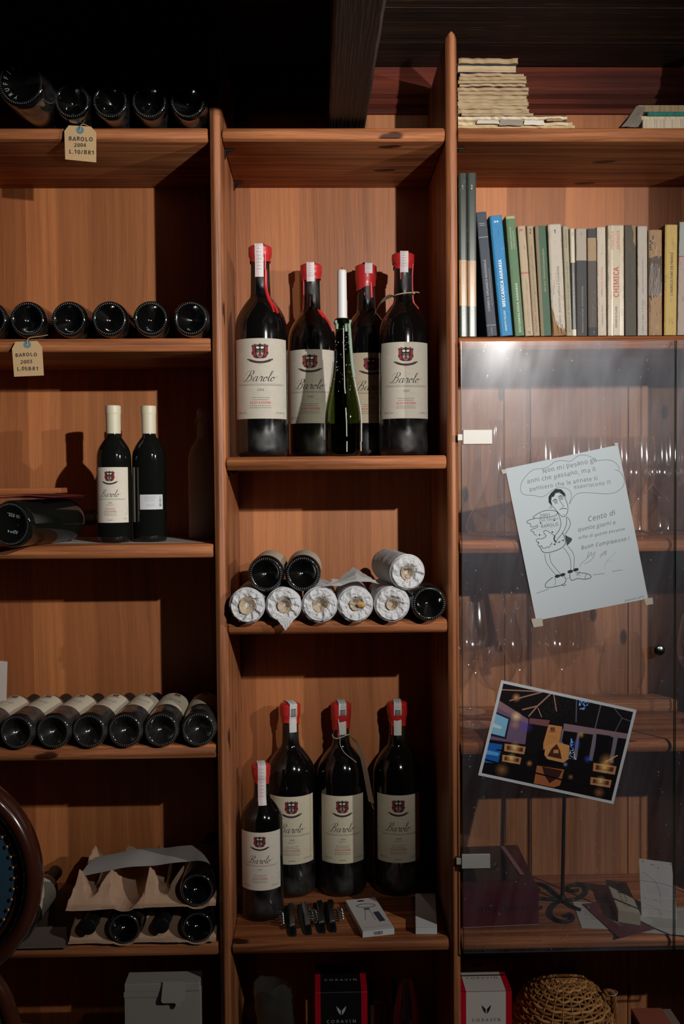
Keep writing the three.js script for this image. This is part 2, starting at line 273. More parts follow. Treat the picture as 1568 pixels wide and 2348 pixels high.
function crest(x, cx, cy, s) { // shield with supporters, crown and banner
  x.save(); x.translate(cx, cy); x.scale(s, s * 0.76);
  x.fillStyle = '#2a1c1c'; x.beginPath(); for (const [px, py] of [[-0.5, -0.5], [-0.3, -0.62], [-0.1, -0.55], [0, -0.66], [0.1, -0.55], [0.3, -0.62], [0.5, -0.5], [0.44, -0.2], [0.5, 0.1], [0.36, 0.42], [0.2, 0.5], [-0.2, 0.5], [-0.36, 0.42], [-0.5, 0.1], [-0.44, -0.2]]) x.lineTo(px, py); x.fill();
  x.fillStyle = '#8f1f2b'; for (const [a, b, w, h] of [[-0.47, -0.42, 0.16, 0.42], [0.31, -0.42, 0.16, 0.42], [-0.4, 0.05, 0.14, 0.3], [0.26, 0.05, 0.14, 0.3]]) x.fillRect(a, b, w, h);
  x.fillStyle = '#d8cfc0'; x.beginPath(); x.ellipse(-0.13, -0.33, 0.1, 0.09, 0.5, 0, 7); x.ellipse(0.13, -0.33, 0.1, 0.09, -0.5, 0, 7); x.fill(); x.fillStyle = '#8d6a55'; for (const q of [-0.36, -0.22, 0.22, 0.36]) { x.beginPath(); x.arc(q, -0.53, 0.05, 0, 7); x.fill(); } x.fillStyle = '#d8cfc0';
  x.beginPath(); x.moveTo(-0.18, -0.1); x.lineTo(0.18, -0.1); x.lineTo(0.18, 0.2); x.quadraticCurveTo(0.15, 0.36, 0, 0.44); x.quadraticCurveTo(-0.15, 0.36, -0.18, 0.2); x.fill(); x.fillStyle = '#2a1c1c'; for (const q of [-0.13, -0.05, 0.05, 0.13]) x.fillRect(q - 0.018, -0.1, 0.036, 0.34);
  x.fillStyle = '#8f1f2b'; x.beginPath(); x.moveTo(0, 0.0); x.lineTo(0.14, 0.3); x.lineTo(0, 0.42); x.lineTo(-0.14, 0.3); x.fill(); x.fillStyle = '#2a1c1c'; x.fillRect(-0.03, -0.3, 0.06, 0.44); x.fillRect(-0.2, -0.06, 0.12, 0.1); x.fillRect(0.08, -0.06, 0.12, 0.1);
  x.strokeStyle = '#3a2324'; x.lineWidth = 0.17; x.lineCap = 'butt'; x.beginPath(); x.arc(0, -0.32, 1.12, PI * 0.31, PI * 0.69); x.stroke(); x.lineWidth = 0.1; x.beginPath(); x.moveTo(-0.62, 0.58); x.lineTo(-0.78, 0.56); x.moveTo(0.62, 0.58); x.lineTo(0.78, 0.56); x.stroke();
  x.restore();
}
const txt = (x, s, cx, y, font, col = '#2b2b2b', align = 'center') => { x.font = font; x.fillStyle = col; x.textAlign = align; x.textBaseline = 'alphabetic'; x.fillText(s, cx, y); };
function labelTex(year, { extra = '', ivory = '#d6cfc1', vol = '14,5% vol', cl = '300 cl e', edge = false } = {}) {
  return canvasTex(512, 640, (x, w, h) => {
    x.fillStyle = ivory; x.fillRect(0, 0, w, h);
    for (let i = 0; i < 260; i++) { x.fillStyle = `rgba(${hash(i, 3) > 0.5 ? '255,250,235' : '120,100,70'},0.03)`; x.fillRect(hash(i, 1) * w, hash(i, 2) * h, 60 * hash(i, 4), 40 * hash(i, 5)); }
    crest(x, w * 0.49, h * 0.17, w * 0.265); script(x, w * 0.49, h * 0.535, w * 0.074);
    x.strokeStyle = '#4a4540'; x.lineWidth = 1.6; x.beginPath(); x.moveTo(w * 0.08, h * 0.568); x.lineTo(w * 0.92, h * 0.568); x.stroke();
    rows(x, w / 2, h * 0.578, 0, 1, w * 0.9, 5, '#5a544c', 3);
    txt(x, year, w * 0.49, h * 0.655, 'italic 25px serif', '#38342f');
    if (extra) txt(x, extra, w * 0.49, h * 0.69, '17px serif', '#8a3a34');
    rows(x, w * 0.49, h * 0.735, h * 0.026, 2, w * 0.42, 4.5, '#4a443e', 5);
    txt(x, 'ELIO SANDRI', w * 0.49, h * 0.815, 'bold 25px serif', '#b8262a');
    rows(x, w * 0.49, h * 0.835, h * 0.026, 2, w * 0.36, 4.5, '#4a443e', 8);
    txt(x, cl, w * 0.08, h * 0.94, '26px serif', '#4a463f', 'left'); txt(x, vol, w * 0.93, h * 0.94, '22px serif', '#4a463f', 'right'); if (extra) rows(x, w * 0.49, h * 0.945, 0, 1, w * 0.16, 6, '#4a443e', 1);
    x.fillStyle = '#7d6a3a'; x.fillRect(w * 0.035, h * 0.72, 3, h * 0.14); x.fillRect(w * 0.955, h * 0.72, 3, h * 0.14); if (edge) { x.fillStyle = '#a5752e'; x.fillRect(w * 0.9, 0, 4, h); }
  });
}
const paper = (t) => std({ map: t, roughness: 0.8 });
const sealTex = canvasTex(64, 256, (x, w, h) => { x.fillStyle = '#d8c3c8'; x.fillRect(0, 0, w, h); x.fillStyle = '#ded9d6'; x.fillRect(w * 0.5, 0, w * 0.45, h); rows(x, w / 2, 12, 14, 16, w * 0.7, 3, '#a08e96', 4); });
const sealTex2 = canvasTex(64, 256, (x, w, h) => { x.fillStyle = '#cfd0cc'; x.fillRect(0, 0, w, h); x.fillStyle = '#c9b884'; x.fillRect(w - 6, 0, 6, h); rows(x, w / 2, 10, 9, 14, w * 0.6, 3, '#8f9494', 6); x.fillStyle = '#2c2030'; x.fillRect(10, 140, w - 20, 40); x.fillStyle = '#cfd0cc'; for (let i = 0; i < 5; i++) x.fillRect(15 + i * 8, 142, 3, 36); x.beginPath(); x.arc(w / 2, 196, 16, 0, 7); x.fillStyle = '#d8cfd2'; x.fill(); });

// ---------- bottles: the base is at the origin, the axis is y, the front is +z ----------
const SHOULDER = [[0.62, 0.985], [0.645, 0.955], [0.668, 0.895], [0.69, 0.81], [0.71, 0.71], [0.728, 0.61], [0.744, 0.515]]; // height and radius as shares
function bottleProfile(r, h, { neck = 0.0145, lip = 0.0155, punt = 0.028, foot = 0.012, dy = 0 } = {}) {
  const p = [[0.0005, punt], [r * 0.2, punt * 0.94], [r * 0.42, punt * 0.68], [r * 0.6, punt * 0.34], [r * 0.72, Math.max(punt * 0.08, 0.0006)], [r * 0.79, 0.0004], [r * 0.86, 0.0006], [r * 0.94, foot * 0.25], [r * 0.99, foot * 0.7], [r, foot * 1.3], [r, h * 0.3], [r, h * (0.575 + dy)]];
  for (const [t, k] of SHOULDER) p.push([r * k, h * (t + dy)]);
  const e = h * (0.758 + dy); p.push([lerp(r * 0.43, neck, 0.25), e], [lerp(r * 0.43, neck, 0.75), e + h * 0.02], [neck * 1.02, e + h * 0.05]);
  p.push([neck * 0.985, h * 0.88], [neck * 0.97, h * 0.95], [lip, h * 0.952], [lip * 1.02, h * 0.975], [lip * 0.98, h - 0.001], [lip * 0.9, h], [0, h]);
  return p;
}
const radiusAt = (prof, y) => { for (let i = 10; i < prof.length; i++) if (prof[i][1] >= y) { const [r0, y0] = prof[i - 1], [r1, y1] = prof[i]; return lerp(r0, r1, (y - y0) / (y1 - y0 || 1)); } return prof[prof.length - 1][0]; };
function glassGeo(prof, seg = 56) {
  const g = lathe(prof, seg), uv = g.attributes.uv, p = g.attributes.position; // uv in proportion to size so that dust keeps its scale
  for (let i = 0; i < uv.count; i++) uv.setXY(i, uv.getX(i), p.getY(i) * 3 + Math.hypot(p.getX(i), p.getZ(i)) * 2);
  const list = [], r = prof[9][0], n = Math.round(r * 0.84 * 2 * PI / 0.0042); // ring of small bumps on the foot
  for (let i = 0; i < n; i++) { const q = i / n * 2 * PI, c = new THREE.SphereGeometry(1, 7, 5); c.scale(0.00125, 0.001, 0.0023); c.rotateY(q); c.translate(Math.sin(q) * r * 0.84, 0.0002, Math.cos(q) * r * 0.84); list.push(c); }
  g.ring = merge(list); return g;
}
const bumps = phys({ color: new THREE.Color().setRGB(0.05, 0.055, 0.06), roughness: 0.32, clearcoat: 1, clearcoatRoughness: 0.3 });
const glass = (geo, m, t) => { obj('glass', geo, m, t); obj('knurled_ring', geo.ring, bumps, t); };
const arc = (r, y0, y1, c, half, seg = 24) => new THREE.CylinderGeometry(r, r, y1 - y0, seg, 1, true, c - half, 2 * half).translate(0, (y0 + y1) / 2, 0);
// wax dipped over the mouth; its lower edge runs down unevenly
function waxGeo(prof, h, len, sd, drips = 0.4) {
  const lip = radiusAt(prof, h * 0.97) + 0.003, nk = (y) => radiusAt(prof, y) + 0.0022;
  return sheet((u, v) => {
    const a = -u * 2 * PI, L = len * (1 + drips * (noise(u * 5, sd, 5, 99) - 0.5) + drips * 0.8 * Math.max(0, noise(u * 9, sd + 4, 9, 99) - 0.6));
    let r, y; if (v < 0.3) { const t = v / 0.3; r = lip * Math.sin(t * PI / 2); y = h + 0.004 * Math.cos(t * PI / 2) - 0.004 * t * t; } else { const t = (v - 0.3) / 0.7; y = h - 0.004 - t * L; r = Math.max(nk(y), lip * (1 - 0.12 * smoothstep(t, 0.35, 1)) - 0.0005) - (t > 0.97 ? 0.002 : 0); r = lerp(r, nk(y), smoothstep(t, 0.55, 0.9)); }
    r += 0.0007 * (noise(u * 14, v * 9 + sd, 14, 99) - 0.5);
    return [Math.sin(a) * r, y, Math.cos(a) * r];
  }, 48, 22);
}
const drip = (prof, a, pts, rad = 0.0018) => tube(pts.map(([da, y]) => { const r = radiusAt(prof, y) + 0.0006, q = a + da; return V(Math.sin(q) * r, y, Math.cos(q) * r); }), rad, pts.length * 6, 6);
// paper strip from the front of the neck over the mouth and a little down behind
function sealGeo(prof, h, down, w, a = 0, back = 0.02) {
  const R = radiusAt(prof, h * 0.97) + 0.0042;
  const g = sheet((u, v) => {
    const x = (u - 0.5) * w, tot = down + PI * R * 0.5 + back, s = v * tot; let y, z;
    const rr_ = (yy) => Math.max(radiusAt(prof, yy) + 0.003, R * (yy > h - 0.02 ? 1 : 1 - 0.16 * smoothstep(h - yy, 0.02, 0.034)));
    if (s < down) { y = h - down + s; const q = rr_(y); z = Math.sqrt(Math.max(0, q * q - x * x)); } else { const t = (s - down) / (PI * R * 0.5 + back); z = R * Math.cos(t * PI); y = h + 0.006 * Math.sin(t * PI); }
    return [x, y, z];
  }, 6, 30); return g.rotateY(a);
}
const lay = (o, x, y, z, yaw = 0, roll = 0, pitch = 0) => { o.position.set(x, y, z); o.quaternion.setFromEuler(new THREE.Euler(0, -yaw, 0)).multiply(new THREE.Quaternion().setFromEuler(new THREE.Euler(-PI / 2 + pitch, 0, 0))).multiply(new THREE.Quaternion().setFromEuler(new THREE.Euler(0, roll, 0))); return o; };

const P750 = bottleProfile(0.0375, 0.298, { neck: 0.0143, dy: 0.016 }), G750 = glassGeo(P750), PBIG = bottleProfile(0.0565, 0.452, { neck: 0.0208, lip: 0.0225, punt: 0.04, foot: 0.016 }), PBIG2 = bottleProfile(0.0585, 0.45, { neck: 0.0195, lip: 0.0215, punt: 0.04, foot: 0.016, dy: 0.012 }), PMAG = bottleProfile(0.0485, 0.342, { neck: 0.0163, lip: 0.0185, punt: 0.034, foot: 0.014, dy: 0.014 });
const GBIG = glassGeo(PBIG, 72), GBIG2 = glassGeo(PBIG2, 72), GMAG = glassGeo(PMAG, 64), PFLAT = bottleProfile(0.0485, 0.342, { neck: 0.0163, lip: 0.0185, punt: 0.01, foot: 0.014, dy: 0.014 }), GFLAT = glassGeo(PFLAT, 64);
function magnum(prof, geo, px, py, z, shelfY, label, lab, { turn = 0, y0, y1, half, wax = 0.045, waxSd = 1, seal = 0.05, sealA = 0, sealM = sealTex, group, drips = [] }) {
  const p = at(px, py, z), t = thing('wine_bottle', label, 'bottle', [p.x, H(shelfY) + 0.0005, z], group), h = prof[prof.length - 1][1]; t.rotation.y = turn;
  obj('glass', geo, M.bottle, t);
  obj('label', arc(prof[9][0] + 0.0006, y0, y1, 0, half, 32), paper(lab), t);
  const w = obj('wax_seal', waxGeo(prof, h, wax, waxSd), M.wax, t);
  for (const d of drips) obj('wax_drip', drip(prof, d[0], d[1], d[2]), M.wax, t);
  obj('seal_strip', sealGeo(prof, h, seal, 0.0185, sealA), std({ map: sealM, roughness: 0.8 }), t);
  return t;
}
const lb2004 = labelTex('2004', { ivory: '#b8b1a4' }), lb2005 = labelTex('2005', { ivory: '#b8b1a4' }), lb2006 = labelTex('2006', { ivory: '#b9ac93' }), lbR = labelTex('2008', { extra: 'RISERVA', ivory: '#cfc6ae' }), lbE = labelTex('2008', { extra: 'RISERVA', ivory: '#cfc6ae', edge: true }), lb2007 = labelTex('2007', { cl: '150 cl e' });
const wall2 = 'large bottles with red wax standing on the middle shelf';
const b1 = magnum(PBIG, GBIG, 600, 900, -0.075, M2, 'large dark bottle labelled 2004 with red wax run down its right shoulder', lb2004, { y0: 0.08, y1: 0.249, half: 1.2, waxSd: 3, wax: 0.03, seal: 0.068, sealA: -0.08, turn: 0.03, group: wall2,
  drips: [[0.5, [[0, 0.44], [0.02, 0.4], [0, 0.37], [0.05, 0.35], [0.1, 0.335], [0.13, 0.32], [0.13, 0.305]], 0.0026], [0.62, [[0, 0.38], [0.02, 0.36], [0.06, 0.342], [0.12, 0.33], [0.2, 0.318], [0.22, 0.304]], 0.003], [0.56, [[0, 0.4], [0.03, 0.36], [0.1, 0.335], [0.22, 0.32]], 0.0042]] });
magnum(PBIG, GBIG, 716, 900, -0.258, M2, 'large dark bottle labelled 2005 partly hidden behind the green candle bottle', lb2005, { y0: 0.08, y1: 0.249, half: 1.2, waxSd: 8, wax: 0.03, seal: 0.042, turn: -0.06, group: wall2,
  drips: [[-0.95, [[0, 0.43], [0, 0.4], [0.03, 0.36], [0.03, 0.345]], 0.0018], [-0.1, [[0, 0.375], [0.01, 0.362], [0, 0.352]], 0.0013], [0.75, [[0, 0.345], [0.1, 0.334], [0.16, 0.325]], 0.0024], [1.0, [[0, 0.345], [0.12, 0.33], [0.2, 0.31], [0.26, 0.295]], 0.003]] });
magnum(PBIG, GBIG, 841, 900, -0.268, M2, 'large dark bottle with brownish label standing between candle bottle and the right one', lb2006, { y0: 0.08, y1: 0.242, half: 1.2, waxSd: 14, wax: 0.052, seal: 0.022, sealA: 0.05, turn: 0.16, group: wall2, drips: [[0.35, [[0, 0.41], [0.05, 0.39], [0.06, 0.374]], 0.0045], [-0.4, [[0, 0.386], [0.01, 0.38]], 0.0016]] });
const b4 = magnum(PBIG, GBIG, 926, 900, -0.15, M2, 'large dark bottle labelled 2005 with a dried leaf tied round its neck', lb2005, { y0: 0.083, y1: 0.25, half: 1.15, waxSd: 21, wax: 0.03, seal: 0.044, turn: 0.02, group: wall2, drips: [[-0.4, [[0, 0.41], [0, 0.4], [0.01, 0.393]], 0.0015], [1.2, [[0, 0.44], [0, 0.4], [0, 0.37], [0.1, 0.345], [0.16, 0.33]], 0.0018]] });
{ // string and dried leaf round the neck of the right bottle
  const r = radiusAt(PBIG, 0.36) + 0.0012, ring = []; for (let i = 0; i < 20; i++) { const a = i / 20 * 2 * PI; ring.push(V(Math.sin(a) * r, 0.362 + 0.003 * Math.sin(a), Math.cos(a) * r)); }
  obj('string', [tube(ring, 0.0016, 60, 6, true), tube([[0.02, 0.365, 0.012], [0.027, 0.3655, 0.016], [0.034, 0.364, 0.017]], 0.0013, 10, 6), new THREE.SphereGeometry(0.003, 8, 6).translate(0.022, 0.364, 0.014)], M.string, b4);
  const lp = [[-0.024, 0.357, 0.012], [-0.038, 0.353, 0.016], [-0.052, 0.342, 0.02], [-0.062, 0.326, 0.022], [-0.067, 0.314, 0.022]], c = new THREE.CatmullRomCurve3(lp.map((p) => V(...p)));
  obj('dried_leaf', sheet((u, v) => { const p = c.getPoint(v), w = 0.0075 * Math.sin(Math.pow(v, 0.8) * PI) + 0.0006; return [p.x + (u - 0.5) * w * 0.9, p.y + (u - 0.5) * w * 1.6, p.z + 0.004 * Math.abs(u - 0.5) * 2]; }, 6, 18, 0.0004), std({ color: 0x55503f, roughness: 0.8 }), b4);
}
{ // candle bottle
  const pr = [[0.0005, 0.02], [0.012, 0.017], [0.022, 0.006], [0.03, 0.0005], [0.034, 0.001], [0.0375, 0.006], [0.0388, 0.014], [0.0388, 0.076], [0.0378, 0.092], [0.035, 0.11], [0.0308, 0.13], [0.0265, 0.15], [0.0228, 0.17], [0.0195, 0.195], [0.017, 0.225], [0.0142, 0.272], [0.0138, 0.279], [0.0165, 0.2795], [0.017, 0.284], [0.0165, 0.289], [0.0142, 0.2915], [0.0118, 0.2905], [0.0108, 0.27]];
  const rad = (y) => { for (let i = 7; i < 21; i++) if (pr[i][1] >= y) return lerp(pr[i - 1][0], pr[i][0], (y - pr[i - 1][1]) / (pr[i][1] - pr[i - 1][1])); return 0.014; };
  const p = at(786, 900, -0.035), t = thing('candle_bottle', 'empty green glass bottle with a white candle and wax runs down its sides', 'bottle', [p.x, H(M2) + 0.0005, -0.035]);
  obj('glass', lathe(pr, 64), phys({ color: new THREE.Color().setRGB(0.2, 0.26, 0.05), transmission: 1, thickness: 0, roughness: 0.04, ior: 1.52 }), t);
  const run = (a, y0, y1, r, n = 10) => tube([...Array(n)].map((_, i) => { const y = lerp(y0, y1, i / (n - 1)), q = a + 0.05 * (noise(y * 60, a * 9) - 0.5), R = rad(y) + 0.0008; return V(Math.sin(q) * R, y, Math.cos(q) * R); }), r, n * 5, 6);
  const wx = std({ color: 0xb9b7ad, roughness: 0.55 }), gx = std({ color: 0x7f9482, roughness: 0.6 });
  obj('candle', [lathe([[0, 0.268], [0.0098, 0.268], [0.0098, 0.289], [0.0112, 0.293], [0.0106, 0.297], [0.0102, 0.33], [0.0098, 0.389], [0.009, 0.3935], [0.005, 0.3945], [0, 0.3935]], 28)], std({ color: 0xd6d4d2, roughness: 0.45 }), t);
  obj('wick', tube([[0, 0.393, 0], [0.0006, 0.397, 0], [0.0002, 0.4, 0]], 0.0011, 8, 6), M.black, t);
  for (const [a, y0, y1, r] of [[-1.2, 0.285, 0.27, 0.002], [-1.45, 0.2, 0.035, 0.0013], [-1.35, 0.21, 0.15, 0.001], [0.12, 0.27, 0.13, 0.0012], [0.14, 0.1, 0.04, 0.0012], [0.15, 0.03, 0.008, 0.0014], [1.35, 0.24, 0.03, 0.0013], [1.2, 0.03, 0.01, 0.0012]]) obj('wax_drip', run(a, y0, y1, r), wx, t);
  obj('wax_residue', [...Array(60)].map((_, k) => { const a = rr(-1.3, 1.3), y = rr(0.13, 0.26), R = rad(y) + 0.0004; return new THREE.SphereGeometry(rr(0.0003, 0.0008), 6, 4).scale(1, 2.2, 1).translate(Math.sin(a) * R, y, Math.cos(a) * R); }), wx, t);
  obj('green_wax', [run(1.3, 0.288, 0.165, 0.0042, 14), run(1.45, 0.25, 0.17, 0.004), run(-0.9, 0.286, 0.268, 0.0035, 6), run(0.5, 0.28, 0.262, 0.0032, 6)], gx, t);
}
// lower middle: three large bottles and one in front
const low = 'large bottles labelled 2008 at the back of the lower middle shelf';
magnum(PBIG2, GBIG2, 668, 1900, -0.27, M4, 'large dark 2008 reserve bottle with red wax, half hidden behind the smaller bottle', lbE, { y0: 0.083, y1: 0.243, half: 1.02, waxSd: 31, wax: 0.04, seal: 0.065, sealA: 0.3, sealM: sealTex2, turn: 0.06, group: low });
const c2 = magnum(PBIG2, GBIG2, 784, 1900, -0.27, M4, 'large dark 2008 reserve bottle with a string and paper tag on its neck', lbR, { y0: 0.083, y1: 0.243, half: 0.98, waxSd: 37, wax: 0.05, seal: 0.072, sealA: 0.12, sealM: sealTex2, turn: 0.02, group: low, drips: [[-0.4, [[0, 0.41], [0, 0.39], [0, 0.372]], 0.002]] });
magnum(PBIG2, GBIG2, 912, 1900, -0.268, M4, 'large dark 2008 reserve bottle standing nearest the right upright', lbR, { y0: 0.083, y1: 0.243, half: 1.0, waxSd: 44, wax: 0.047, seal: 0.075, sealA: 0.02, sealM: sealTex2, turn: -0.03, group: low, drips: [[-0.75, [[0, 0.41], [0, 0.39], [0, 0.375]], 0.002]] });
{ const r = radiusAt(PBIG2, 0.372) + 0.0012, ring = []; for (let i = 0; i < 20; i++) { const a = i / 20 * 2 * PI; ring.push(V(Math.sin(a) * r, 0.372 + 0.004 * Math.sin(a * 2), Math.cos(a) * r)); }
  obj('string', [tube(ring, 0.0013, 60, 6, true), tube([[-0.004, 0.374, 0.0215], [-0.0035, 0.355, 0.023], [0.004, 0.34, 0.03], [0.02, 0.328, 0.042], [0.034, 0.318, 0.045]], 0.001, 24, 6), tube([[-0.008, 0.416, 0.026], [-0.006, 0.4, 0.0255], [-0.004, 0.374, 0.0215]], 0.0012, 14, 6)], std({ color: 0xb9b4ac, roughness: 0.9 }), c2);
  const lp = [[0.02, 0.373, 0.01], [0.034, 0.362, 0.022], [0.045, 0.34, 0.035], [0.052, 0.31, 0.045], [0.059, 0.27, 0.052], [0.067, 0.226, 0.056]], c = new THREE.CatmullRomCurve3(lp.map((p) => V(...p)));
  obj('paper_tag', [sheet((u, v) => { const p = c.getPoint(v), w = 0.009 * smoothstep(v, 0, 0.2) + 0.002; return [p.x + (u - 0.5) * w, p.y, p.z + (u - 0.5) * w * 1.4]; }, 3, 24, 0.0004), tube([lp[5], [0.07, 0.216, 0.056], [0.072, 0.21, 0.056]], 0.0008, 8, 5)], std({ color: 0xb49f86, roughness: 0.9 }), c2); }
magnum(PMAG, GMAG, 601, 2000, -0.14, M4, 'smaller dark bottle labelled 2007 with red wax standing in front of the large ones', lb2007, { y0: 0.073, y1: 0.203, half: 1.06, waxSd: 51, wax: 0.036, seal: 0.085, sealA: 0.18, turn: -0.02 });
// upper left standing bottles with cream capsules
function plainBottle(label, px, z, shelfY, turn = 0) {
  const p = at(px, 1100, z), t = thing('wine_bottle', label, 'bottle', [p.x, H(shelfY) + 0.0005, z]); t.rotation.y = turn;
  glass(G750, M.clean, t);
  obj('capsule', lathe([[0, 0.2992], [0.0145, 0.2992], [0.0166, 0.298], [0.0168, 0.283], [0.0164, 0.2815], [0.0164, 0.2805], [0.0159, 0.28], [0.0158, 0.2385], [0.0148, 0.2375]], 36), M.cream, t);
  return t;
}
const lbS = labelTex('2008', { extra: 'MONFORTE', cl: '', vol: '14%' });
{ const a = plainBottle('dark bottle with cream capsule and cream front label on the left shelf', 262, -0.105, L3);
  obj('label', arc(0.0381, 0.044, 0.164, -0.05, 1.12, 30), paper(lbS), a);
  const b = plainBottle('dark bottle with cream capsule and small white back label, on the left shelf', 343, -0.12, L3);
  const back = canvasTex(256, 160, (x, w, h) => { x.fillStyle = '#c9ccd0'; x.fillRect(0, 0, w, h); rows(x, w * 0.42, 16, 13, 5, w * 0.55, 4, '#7b7f86', 2); rows(x, w * 0.45, 100, 12, 3, w * 0.4, 4, '#8a8e94', 7); for (let i = 0; i < 16; i++) { x.fillStyle = '#33363b'; x.fillRect(w * 0.82, 20 + i * 7, 26, 1 + 4 * hash(i, 5)); } });
  obj('label', arc(0.0381, 0.0715, 0.104, 0.27, 0.7, 20), paper(back), b);
  obj('label', arc(0.0381, 0.044, 0.164, -1.3, 0.5, 14), std({ color: 0xb9b2a2, roughness: 0.8 }), b); }
{ // wrapped bottle in the shade
  const p = at(470, 1100, -0.24), t = thing('wrapped_bottle', 'bottle wrapped in brown paper standing in the shade by the upright', 'bottle', [p.x, H(L3) + 0.0005, -0.24]);
  const pr = P750; obj('wrapping', [sheet((u, v) => { const a = u * 2 * PI, y = v * 0.302; let r = y < 0.298 ? radiusAt(pr, Math.max(y, 0.02)) + 0.0012 : 0.012; r = Math.max(r, 0.016 - 0.5 * Math.max(0, y - 0.292)) + 0.0016 * (noise(u * 12, v * 20, 12, 99) - 0.3) * (v > 0.6 ? 1.8 : 0.6); return [Math.sin(a) * r, y, Math.cos(a) * r]; }, 40, 60), sheet((u, v) => [-0.016 - 0.006 * v, 0.285 - 0.012 * u - 0.01 * v, 0.006 + 0.008 * u], 4, 4, 0.0004)], std({ color: 0xb8a08c, roughness: 0.95, bumpMap: texPaperBump, bumpScale: 0.002 }), t); }

// ---------- lying bottles ----------
function lying(label, px, py, z, y, { yaw = 0, roll = 0, pitch = 0, geo = G750, r = 0.0375, mat = M.bottle, lab = null, group, half = 1.25, ly = [0.06, 0.165], prof = P750, plain = false } = {}) {
  const p = at(px, py, z), t = thing('wine_bottle', label, 'bottle', [0, 0, 0], group); lay(t, p.x, y + r + 0.0004, z, yaw, roll, pitch);
  glass(geo, mat, t);
  if (lab) obj('label', arc(prof[9][0] + 0.0005, ly[0], ly[1], 0, half, 26), lab, t);
  if (!plain) { const h = prof[prof.length - 1][1], n = radiusAt(prof, h * 0.9); obj('capsule', lathe([[0, h + 0.0012], [n * 1.1, h + 0.0012], [n * 1.18, h - 0.001], [n * 1.12, h * 0.95], [n * 1.06, h * 0.82], [n * 1.02, h * 0.8]], 24), M.black, t); }
  return t;
}
const nth = ['leftmost', 'second', 'third', 'fourth', 'fifth', 'sixth', 'seventh'];
const gTop = 'bottles lying base outward on the top left shelf', g2 = 'bottles lying base outward on the second left shelf';
[[165, 241], [252, 240], [342, 240], [430, 239]].forEach(([x, y], i) => lying(['dark bottle base just above the 2004 tag, beside the chalk-written one', 'second plain bottle base from the chalk-written one on the top shelf', 'third plain bottle base from the chalk-written one on the top shelf', 'plain bottle base nearest the upright on the top left shelf'][i], x, y, 0.04, H(S1), { roll: i, group: gTop, yaw: rr(-0.03, 0.03) }));
[[-25, 731], [62, 730], [157, 730], [250, 729], [345, 729], [437, 728]].forEach(([x, y], i) => lying(['dark bottle base cut off by the left picture edge, second shelf', 'dark bottle base directly above the 2003 tag', 'dark bottle base just right of the one above the 2003 tag', 'third dark bottle base from the upright on the second left shelf', 'second dark bottle base from the upright on the second left shelf', 'dark bottle base nearest the upright on the second left shelf'][i], x, y, 0.012, H(L2), { roll: i * 1.3, group: g2, yaw: rr(-0.02, 0.05) }));
const chalk = (fn) => { const c = canvasTex(512, 512, (x, w, h) => { x.fillStyle = '#000'; x.fillRect(0, 0, w, h); x.fillStyle = '#fff'; x.translate(w / 2, h / 2); fn(x, w); }, false); return std({ color: 0x9fb0b4, roughness: 0.8, alphaMap: c, transparent: true }); };
const arcText = (x, s, r, a0, da, font, flip = 1) => { x.font = font; x.textAlign = 'center'; x.textBaseline = 'middle'; [...s].forEach((ch, i) => { x.save(); x.rotate(a0 + i * da); x.translate(0, -r * flip); if (flip < 0) x.rotate(0); x.fillText(ch, 0, 0); x.restore(); }); };
// a ring of film that follows the foot of a bottle
const footFilm = (r, out = 0.82, punt = 0.01) => { const g = new THREE.RingGeometry(r * 0.3, r * out, 48, 8), p = g.attributes.position; for (let i = 0; i < p.count; i++) { const q = Math.hypot(p.getX(i), p.getY(i)) / r; const y = punt * (q < 0.79 ? (q < 0.42 ? lerp(0.94, 0.68, (q - 0.2) / 0.22) : q < 0.6 ? lerp(0.68, 0.34, (q - 0.42) / 0.18) : q < 0.72 ? lerp(0.34, 0.08, (q - 0.6) / 0.12) : lerp(0.08, 0, (q - 0.72) / 0.07)) : 0); p.setZ(i, -y + 0.0012); } g.computeVertexNormals(); return g.rotateX(PI / 2); };
{ const a = lying('large dark bottle base with white handwriting on the top left shelf', 47, 193, 0.105, H(S1), { geo: GFLAT, r: 0.0485, prof: PFLAT, yaw: 0.06, group: undefined });
  obj('chalk_writing', footFilm(0.0485), chalk((x) => arcText(x, 'YRUFFINO', 196, -2.8, 0.385, '68px sans-serif')), a);
  const b = lying('large dark bottle base with white handwriting lying on the left shelf under a folder', 22, 1208, 0.055, H(L3), { geo: GFLAT, r: 0.0485, prof: PFLAT, yaw: 0.27, mat: M.clean });
  obj('chalk_writing', footFilm(0.0485), chalk((x) => { x.font = 'bold 62px sans-serif'; x.textAlign = 'center'; x.save(); x.rotate(3.35); x.fillText('08 RIS.', -20, 140); x.fillText('–', -90, 20); x.fillText('ADDA', -40, -70); x.restore(); }), b); }
const lyLab = paper(canvasTex(384, 256, (x, w, h) => { x.fillStyle = '#cdc3ad'; x.fillRect(0, 0, w, h); crest(x, w * 0.5, h * 0.12, w * 0.13); script(x, w * 0.5, h * 0.62, w * 0.05, '#6a625a'); rows(x, w / 2, h * 0.7, h * 0.06, 4, w * 0.4, 4, '#7a7268', 4); }));
const gL4 = 'bottles lying base outward with labels up on the fourth left shelf';
